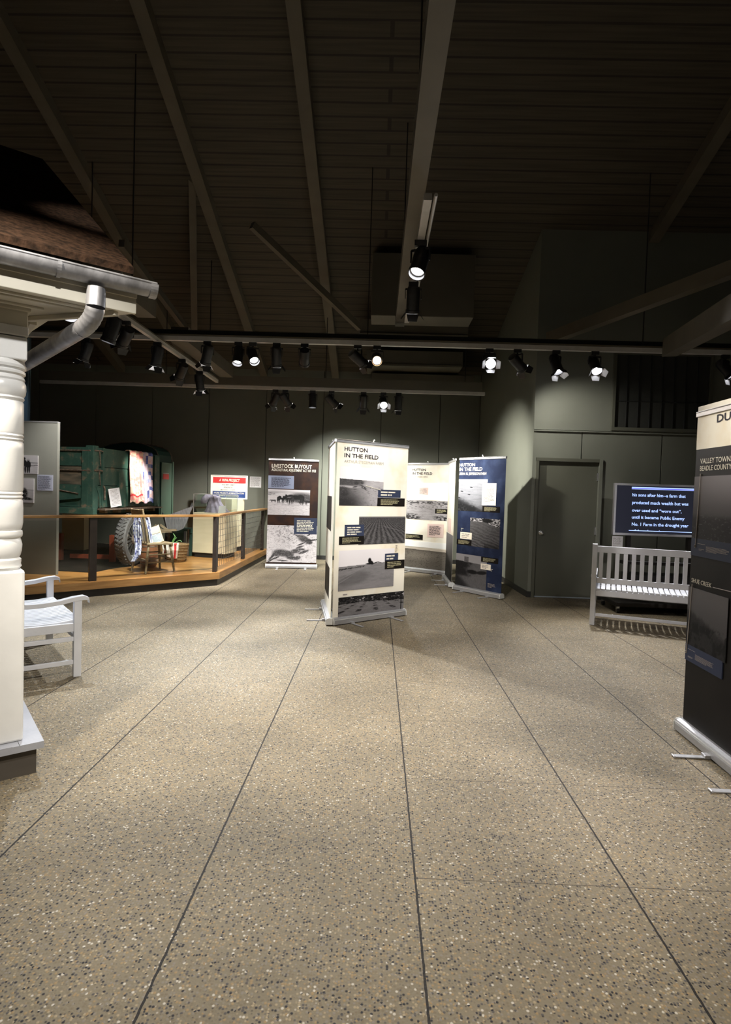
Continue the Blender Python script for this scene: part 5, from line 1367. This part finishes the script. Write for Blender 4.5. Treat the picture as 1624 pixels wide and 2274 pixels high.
def lp(k, z): f, t = ft[k], tp[k]; a = z / SH; return (f[0] + (t[0] - f[0]) * a, f[1] + (t[1] - f[1]) * a, z)
for a, c, z in (((-1, -1), (1, -1), .16), ((-1, -1), (1, -1), .27), ((-1, 1), (1, 1), .16), ((-1, 1), (1, 1), .27), ((1, -1), (1, 1), .20), ((-1, -1), (-1, 1), .20)):
    b = MB(); b.tube([lp(a, z), lp(c, z)], .010, 'oldwood', 8); b.build('rung', cr, smooth=True)
for s_ in (-1, 1): b = MB(); b.tube([(-.17, s_ * .16, SH), (-.21, s_ * .17, SH + .25), (-.27, s_ * .18, SH + .50)], .017, 'oldwood', 10); b.build('back_post', cr, smooth=True)
b = MB(); b.box((-.01, -.17, 0), (.01, .17, .09), 'oldwood', Matrix.Translation((-.255, 0, SH + .40)) @ Matrix.Rotation(-.15, 4, 'Y')); b.build('back_rail', cr)
for y in (-.08, 0, .08): b = MB(); b.tube([(-.175, y, SH), (-.25, y, SH + .42)], .009, 'oldwood', 8); b.build('spindle', cr, smooth=True)
# draped shirt
def shirt_pic(U, V):
    n = fbm(U * 26, V * 60, 3, 2); G = np.stack([.36 + .3 * (n > .5), .38 + .3 * (n > .5), .58 + .18 * (n > .5)], -1); return np.where((fbm(U * 40, V * 70, 9, 1) > .75)[..., None], np.array([.06, .07, .22]), G)
cm = Matrix.Translation(ch) @ Matrix.Rotation(crz, 4, 'Z')
def drape(path, widths, wd, name, label, cat, root=None):
    """a strip of folded cloth following a path; wd = width direction"""
    nn = 44; mm = 14; vs = []
    P = [Vector(p) for p in path]; T = np.linspace(0, len(P) - 1, nn + 1)
    for t in T:
        i = min(int(t), len(P) - 2); f = t - i; f2 = f * f * (3 - 2 * f); c = P[i].lerp(P[i + 1], f2); w = widths[i] + (widths[i + 1] - widths[i]) * f
        for j in range(mm + 1):
            a = j / mm - .5; c2 = c + Vector(wd) * (a * w) + Vector((wd[1], -wd[0], 0)) * (.016 * math.sin(j * 1.5 + t * 1.3) + .01 * math.sin(j * .7))
            vs.append(c2)
    fs = [(r * (mm + 1) + j, r * (mm + 1) + j + 1, (r + 1) * (mm + 1) + j + 1, (r + 1) * (mm + 1) + j) for r in range(nn) for j in range(mm)]
    return vs, fs, nn, mm
def cloth_obj(name, parts, fn, label, cat):
    me = bpy.data.meshes.new(name); V0 = []; F0 = []; C0 = []
    for vs, fs, nn, mm in parts:
        k = len(V0); V0 += [tuple(v) for v in vs]; F0 += [tuple(k + a for a in f) for f in fs]
        U, V = np.meshgrid((np.arange(mm) + .5) / mm, (np.arange(nn) + .5) / nn); C0.append(np.clip(fn(U, V), 0, 1).reshape(-1, 3))
    me.from_pydata(V0, [], F0); c3 = np.concatenate(C0); c4 = np.concatenate([c3, np.ones((len(c3), 1))], -1)
    ca = me.color_attributes.new('ink', 'FLOAT_COLOR', 'CORNER'); ca.data.foreach_set('color', np.repeat(c4, 4, 0).ravel().astype(np.float32))
    me.materials.append(M['cloth']); me.polygons.foreach_set('use_smooth', [True] * len(F0))
    o = bpy.data.objects.new(name, me); COL.objects.link(o); s_ = o.modifiers.new('thickness', 'SOLIDIFY'); s_.thickness = .004
    return tag(o, label, cat)
YY = 8.50
def cpt(px, py, Y): v = aY(px, py, Y); return (v.x, v.y, v.z)
pA = [cpt(306, 1150, 8.52), cpt(305, 1170, 8.49), cpt(307, 1205, 8.47), cpt(305, 1232, 8.44), cpt(296, 1247, 8.42)]
pB = [cpt(312, 1149, 8.58), cpt(318, 1148, 8.62), cpt(326, 1150, 8.66), cpt(332, 1175, 8.62), cpt(337, 1208, 8.58)]
cloth_obj('patterned_shirt', [drape(pA, [.10, .12, .10, .09, .06], (1, .0, 0), '', '', ''), drape(pB, [.08, .10, .08, .055, .035], (.9, .2, 0), '', '', '')], shirt_pic, 'blue and white patterned cloth hung over the back of the wooden chair', 'cloth')
# washboard
wbp, wq = Vector(cpt(352, 1206, 8.68)), Vector(cpt(340, 1169.5, 8.80))
wbr = empty('washboard', wbp, 0, 'pale wooden washboard with a zinc panel leaning on the chair seat', 'washboard')
ax = (wq - wbp); Lw = ax.length; ax.normalize(); wx = Vector((.93, .18, 0)); wx = (wx - ax * wx.dot(ax)).normalized(); wn = ax.cross(wx)
tfw = Matrix((wx, wn, ax)).transposed().to_4x4(); Ww = .075
b = MB()
for s_ in (-1, 1): b.box((s_ * Ww - .01, -.012, 0), (s_ * Ww + .01, .012, Lw), 'palewood', tfw)
b.box((-Ww, -.01, Lw * .55), (Ww, .008, Lw * .97), 'palewood', tfw); b.box((-Ww, -.01, 0), (Ww, .008, .02), 'palewood', tfw); b.build('frame', wbr, bevel=.002)
b = MB(); b.box((-Ww, -.003, .02), (Ww, .003, Lw * .55), 'zinc', tfw)
for k in range(10): z = .03 + (Lw * .55 - .04) * k / 10; b.box((-Ww + .01, -.007, z), (Ww - .01, .007, z + .006), 'zinc', tfw)
b.build('zinc_panel', wbr)
# keg
kg = gz(330, 1259, ZD); kr = empty('keg', (kg.x, kg.y, ZD), 0, 'small red-brown wooden keg behind the chair legs', 'keg')
b = MB(); b.lathe([(.10, 0), (.125, .04), (.14, .16), (.135, .28), (.11, .37), (.10, .375)], 'barrel', 24); b.build('staves', kr, smooth=True)
b = MB(); [b.lathe([(r, z), (r + .004, z + .002), (r + .004, z + .022), (r, z + .024)], 'rust', 24, cap=False) for r, z in ((.125, .05), (.137, .10), (.136, .24), (.122, .32))]; b.build('hoop', kr)
# basket with rag rug and corn leaves
bkp = gz(391, 1247, ZD); bk = empty('wicker_basket', (bkp.x, bkp.y, ZD), 0, 'brown wicker basket behind the chair with a red and white rug over its rim', 'basket')
b = MB(); b.lathe([(.13, 0), (.15, .02), (.175, .12), (.20, .27), (.215, .30), (.20, .31), (.185, .29), (.16, .12), (.13, .03), (.001, .025)], 'wicker', 28, cap=False)
for z, r in ((.05, .158), (.10, .17), (.15, .181), (.20, .189), (.25, .197)): b.lathe([(r, z - .008), (r + .008, z), (r, z + .008)], 'wicker', 28, cap=False)
b.build('body', bk, smooth=True)
def rug_pic(U, V):
    n = fbm(U * 20, V * 50, 3, 2); G = np.stack([.62 + .2 * n, .56 + .2 * n, .48 + .2 * n], -1); return np.where(((np.abs(U - .75) < .10) & (V > .15))[..., None], np.array([.62, .05, .05]) + 0 * G, G)
yb_ = bkp.y
r1 = [cpt(384, 1205, yb_ - .03), cpt(383, 1209, yb_ - .20), cpt(383, 1222, yb_ - .235), cpt(382, 1240, yb_ - .20)]
r2 = [cpt(366, 1208, yb_ - .02), cpt(366, 1212, yb_ - .10), cpt(366, 1220, yb_ - .12), cpt(365, 1231, yb_ - .10)]
cloth_obj('rag_rug', [drape(r1, [.20, .21, .19, .16], (1, .12, 0), '', '', ''), drape(r2, [.08, .09, .09, .07], (.9, -.3, 0), '', '', '')], rug_pic, 'white rag rug with red stripes draped over the wicker basket', 'rug')
cl_ = empty('corn_stalk', (bkp.x, bkp.y, ZD), 0, 'green corn stalk leaves sticking out of the wicker basket', 'plant')
def blade(mb, pts, w):
    P = [Vector(p) - Vector((bkp.x, bkp.y, ZD)) for p in pts]; n_ = len(P); vs = []
    for i, p in enumerate(P):
        ww = w * (1 - (i / (n_ - 1)) ** 2 * .8); vs += [p + Vector((-ww, 0, .004)), p + Vector((0, -.01, -.004)), p + Vector((ww, 0, .004))]
    fs = []
    for i in range(n_ - 1):
        for j in range(2): fs.append((i * 3 + j, i * 3 + j + 1, i * 3 + 3 + j + 1, i * 3 + 3 + j))
    mb.add(vs, fs, 'leaf')
for pts, w in (([(382, 1208), (386, 1198), (389, 1193), (387, 1188), (385, 1185)], .016), ([(388, 1209), (394, 1202), (400, 1200), (404, 1203)], .015), ([(384, 1206), (390, 1196), (393, 1194)], .010)):
    b = MB(); blade(b, [cpt(x, y, yb_ - .05) for x, y in pts], w); o = b.build('leaf', cl_); s_ = o.modifiers.new('t', 'SOLIDIFY'); s_.thickness = .003

# sheet metal scoop with wooden handles behind the basket
SY = 10.1
sc0 = aY(372, 1203, SY)
sr = empty('metal_scoop', (sc0.x, SY, ZD), 0, 'grey curved sheet-metal scraper scoop behind the wicker basket', 'scoop')
def scp(px, py, dy): v = aY(px, py, SY + dy); return (v.x - sc0.x, v.y - SY, v.z - ZD)
pf = [(367, 1146), (369, 1160), (373, 1176), (384, 1178.5), (396, 1178), (407, 1173), (414, 1160), (419, 1145), (424, 1133), (428, 1124)]
b = MB(); vs = [scp(x, y, 0) for x, y in pf] + [scp(x - 6 + 0.5 * i, y - 8, .55) for i, (x, y) in enumerate(pf)]; n = len(pf)
b.add(vs, [(k, k + 1, n + k + 1, n + k) for k in range(n - 1)] , 'scoop')
b.add([scp(x, y, .0) for x, y in pf], [tuple(range(n))], 'scoop')
o = b.build('bowl', sr, smooth=False); s_ = o.modifiers.new('t', 'SOLIDIFY'); s_.thickness = .008
for p, q in (((344, 1166), (362, 1180)), ((356, 1165), (372, 1177)), ((358, 1181), (382, 1180)), ((361, 1177.5), (392, 1177))):
    b = MB(); b.bar(scp(*p, -.08), scp(*q, -.05), .03, .035, 'oldwood'); b.build('handle', sr)
for px in (371, 412): b = MB(); p = scp(px, 1180, .1); b.bar((p[0], .1, 0), p, .04, .04, 'blackmetal'); b.build('leg', sr)
# dark trunk behind it
tq0, tq1 = aY(395, 1222, 10.75), aY(452, 1172, 10.75)
tkx = empty('chest', (tq0.x, 10.75, ZD), 0, 'dark worn trunk in the shade left of the cream plinth', 'trunk')
b = MB(); b.box((-.25, .0, 0), (.26, .42, .42), 'cabdark'); b.build('body', tkx, bevel=.01)
b = MB(); b.box((-.26, -.01, .42), (.27, .43, .50), 'cabdark'); b.build('lid', tkx, bevel=.01)
b = MB(); [b.box((x, -.014, .0), (x + .03, 0, .5), 'rust') for x in (-.18, .18)]; b.build('strap', tkx)
